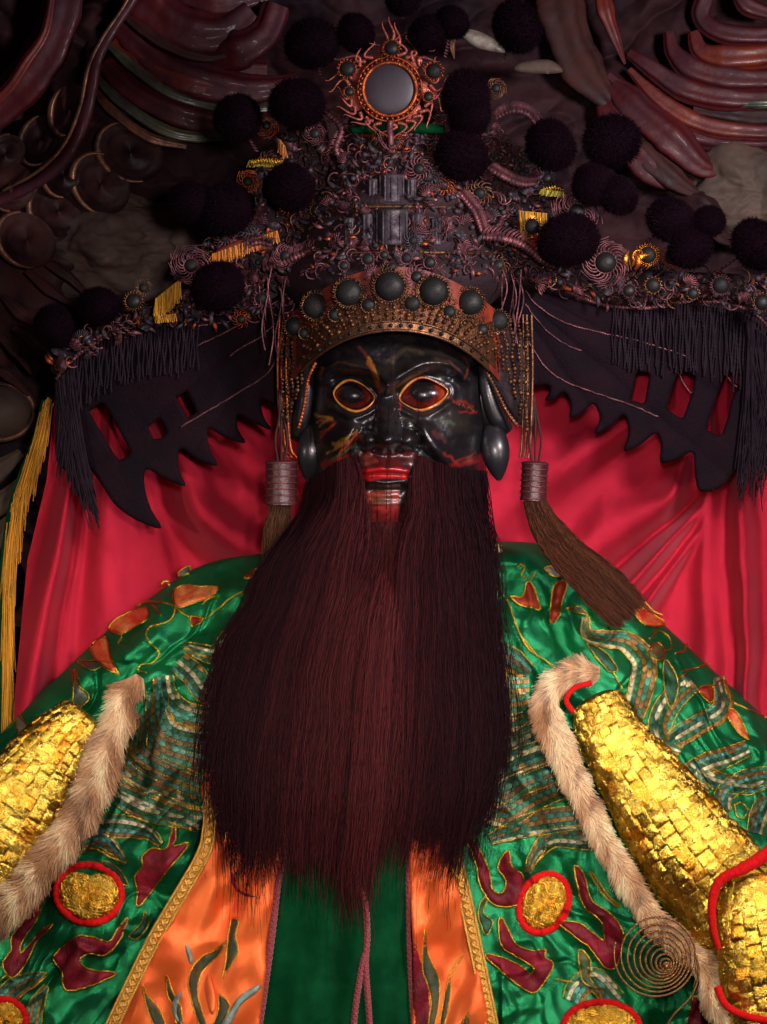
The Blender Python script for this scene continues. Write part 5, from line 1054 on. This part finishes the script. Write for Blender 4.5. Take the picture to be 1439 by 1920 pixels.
gold_sleeve([(1112, 1305, 250), (1158, 1395, 270), (1228, 1500, 280), (1298, 1600, 285), (1376, 1700, 280), (1440, 1800, 270)], [44, 68, 86, 98, 102, 96], 'long gold block sleeve at the right', seed=4)
gold_sleeve([(1420, 1640, 330), (1425, 1720, 350), (1440, 1800, 355), (1460, 1900, 350), (1480, 2000, 340)], [60, 82, 92, 94, 90], 'gold cuff in front of the sleeve', seed=8, nb=19)
mb = MB(); Q = cr([(1480, 1560, 400), (1439, 1600, 415), (1395, 1628, 425), (1352, 1650, 420), (1336, 1690, 412), (1338, 1740, 400), (1348, 1778, 385)], 10); Q, t = resamp(Q, 2)
tube(mb, Q, np.interp(np.linspace(0, 1, len(Q)), [0, .3, .6, 1], [13, 12, 9, 5])*(1+.1*vn(t/5, 0, 3)), 14); mb.build('cuff_piping', M['redrim'], RB)
mb = MB(); Q = cr([(1345, 1850, 395), (1362, 1885, 400), (1400, 1905, 405), (1450, 1915, 405)], 10); tube(mb, Q, 7, 12); mb.build('cuff_piping', M['redrim'], RB)
mb = MB(); Q = cr([(1075, 1335, 300), (1062, 1312, 305), (1078, 1290, 305), (1110, 1280, 300)], 10); tube(mb, Q, 5, 10); mb.build('cuff_piping', M['redrim'], RB)

# ---- fur edging
def fur(path, wd, z, name='fur_trim', n=9000, L=36, side=1):
    P, t = resamp(cr(np.array(path, float), 10), 3); T = np.gradient(P, axis=0); T /= np.linalg.norm(T, axis=1)[:, None]+1e-9; N = np.stack([-T[:, 1], T[:, 0]], 1)
    ww = np.interp(np.linspace(0, 1, len(P)), np.linspace(0, 1, len(wd)), wd)
    mb = MB(); Pz = np.column_stack([P, np.interp(np.linspace(0, 1, len(P)), np.linspace(0, 1, len(z)), z)]); tube(mb, Pz, ww*.34, 14, (.14, .075, .04), flat=.35)
    i = R.integers(0, len(P), n); th_ = R.uniform(-.35, PI+.35, n); s = np.cos(th_); hgt = np.sin(th_)
    rad = ww[i]*.38
    X0 = P[i]+N[i]*(s*rad)[:, None]; Z0 = Pz[i, 2]+hgt*rad*.35
    K = 6; u = np.linspace(0, 1, K)[None, :, None]
    cl1 = vn(i/16., s*2, 6)-.5; cl2 = (vn(i/11., s*2+9, 7)-.5)*.8+(vn(i/2.5, s*9, 17)-.5)*.5
    dirv = T[i]*(.9+cl1[:, None]*.5)+N[i]*(s*.55+cl2*.9)[:, None]; dz = .18*hgt+R.normal(0, .12, n)
    D3 = np.column_stack([dirv, dz])+R.normal(0, .14, (n, 3)); D3 /= np.linalg.norm(D3, axis=1)[:, None]
    ln = R.uniform(.55, 1.15, n)*L
    S = np.column_stack([X0, Z0])[:, None]+D3[:, None]*ln[:, None, None]*u; S[..., 2] -= (ln[:, None]*.35*u[..., 0]**2)
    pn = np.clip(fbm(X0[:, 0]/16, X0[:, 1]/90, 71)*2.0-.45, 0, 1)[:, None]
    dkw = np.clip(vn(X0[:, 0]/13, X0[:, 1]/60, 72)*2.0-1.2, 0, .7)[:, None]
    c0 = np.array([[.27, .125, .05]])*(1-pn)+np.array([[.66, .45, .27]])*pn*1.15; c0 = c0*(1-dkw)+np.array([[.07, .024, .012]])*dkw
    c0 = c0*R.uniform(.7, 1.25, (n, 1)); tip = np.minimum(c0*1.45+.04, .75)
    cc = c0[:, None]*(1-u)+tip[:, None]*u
    strands(mb, S, .8, .28, cc.reshape(-1, 3)); return mb.build(name, M["fur"], RB)
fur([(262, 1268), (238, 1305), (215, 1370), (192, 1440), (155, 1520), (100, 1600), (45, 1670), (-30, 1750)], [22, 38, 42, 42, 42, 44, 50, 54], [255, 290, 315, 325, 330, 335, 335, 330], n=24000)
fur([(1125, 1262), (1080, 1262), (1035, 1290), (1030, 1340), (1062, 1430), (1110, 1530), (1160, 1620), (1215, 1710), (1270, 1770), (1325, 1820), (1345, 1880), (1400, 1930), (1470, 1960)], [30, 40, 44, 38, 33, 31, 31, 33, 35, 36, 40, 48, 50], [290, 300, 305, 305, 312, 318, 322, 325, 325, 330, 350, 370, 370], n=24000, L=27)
fur([(898, 1012), (912, 1020), (925, 1030)], [22, 24, 16], [215, 218, 215], n=900, L=14, name='fur_tuft')

# ------------------------------------------------------------------ twisted wire spiral
T = thing('wire_spiral', 'dark twisted wire wound in a flat off-centre spiral before the right sleeve', 'spiral', (1235, 1800, 470))
mb = MB(); turns = 9.2; a = np.arange(0, turns*2*PI, .035); f = a/a[-1]; r = 5+74*f**1.35
cx = 1250-20*f; cy = 1812-22*f
P = np.column_stack([cx+r*np.cos(a+2.2), cy+r*np.sin(a+2.2)*1.02, 425-10*f+0*a])
tail = np.column_stack([np.linspace(P[-1, 0], P[-1, 0]-40, 40), np.linspace(P[-1, 1], 1960, 40), np.full(40, 460.)])
L = np.concatenate([[0], np.cumsum(np.linalg.norm(np.diff(P, axis=0), axis=1))]); Tt, A, B = frames(P)
for k in range(2):
    ph = L/2.0+k*PI; Q = P+1.05*(np.cos(ph)[:, None]*A+np.sin(ph)[:, None]*B); tube(mb, Q, 1.4, 6)
mb.build('spiral_wire', M['wire'], T)
mb = MB(); ell(mb, (1250, 1812, 426), 6, 6, 4, 10, 16); mb.build('centre_knot', M['wire'], T)
mb = MB(); Q = cr([(1306, 1790, 416), (1310, 1830, 414), (1295, 1870, 412), (1262, 1905, 410), (1238, 1950, 405)], 12); tube(mb, Q, 2.2, 8); mb.build('wire_tail', M['wire'], T)
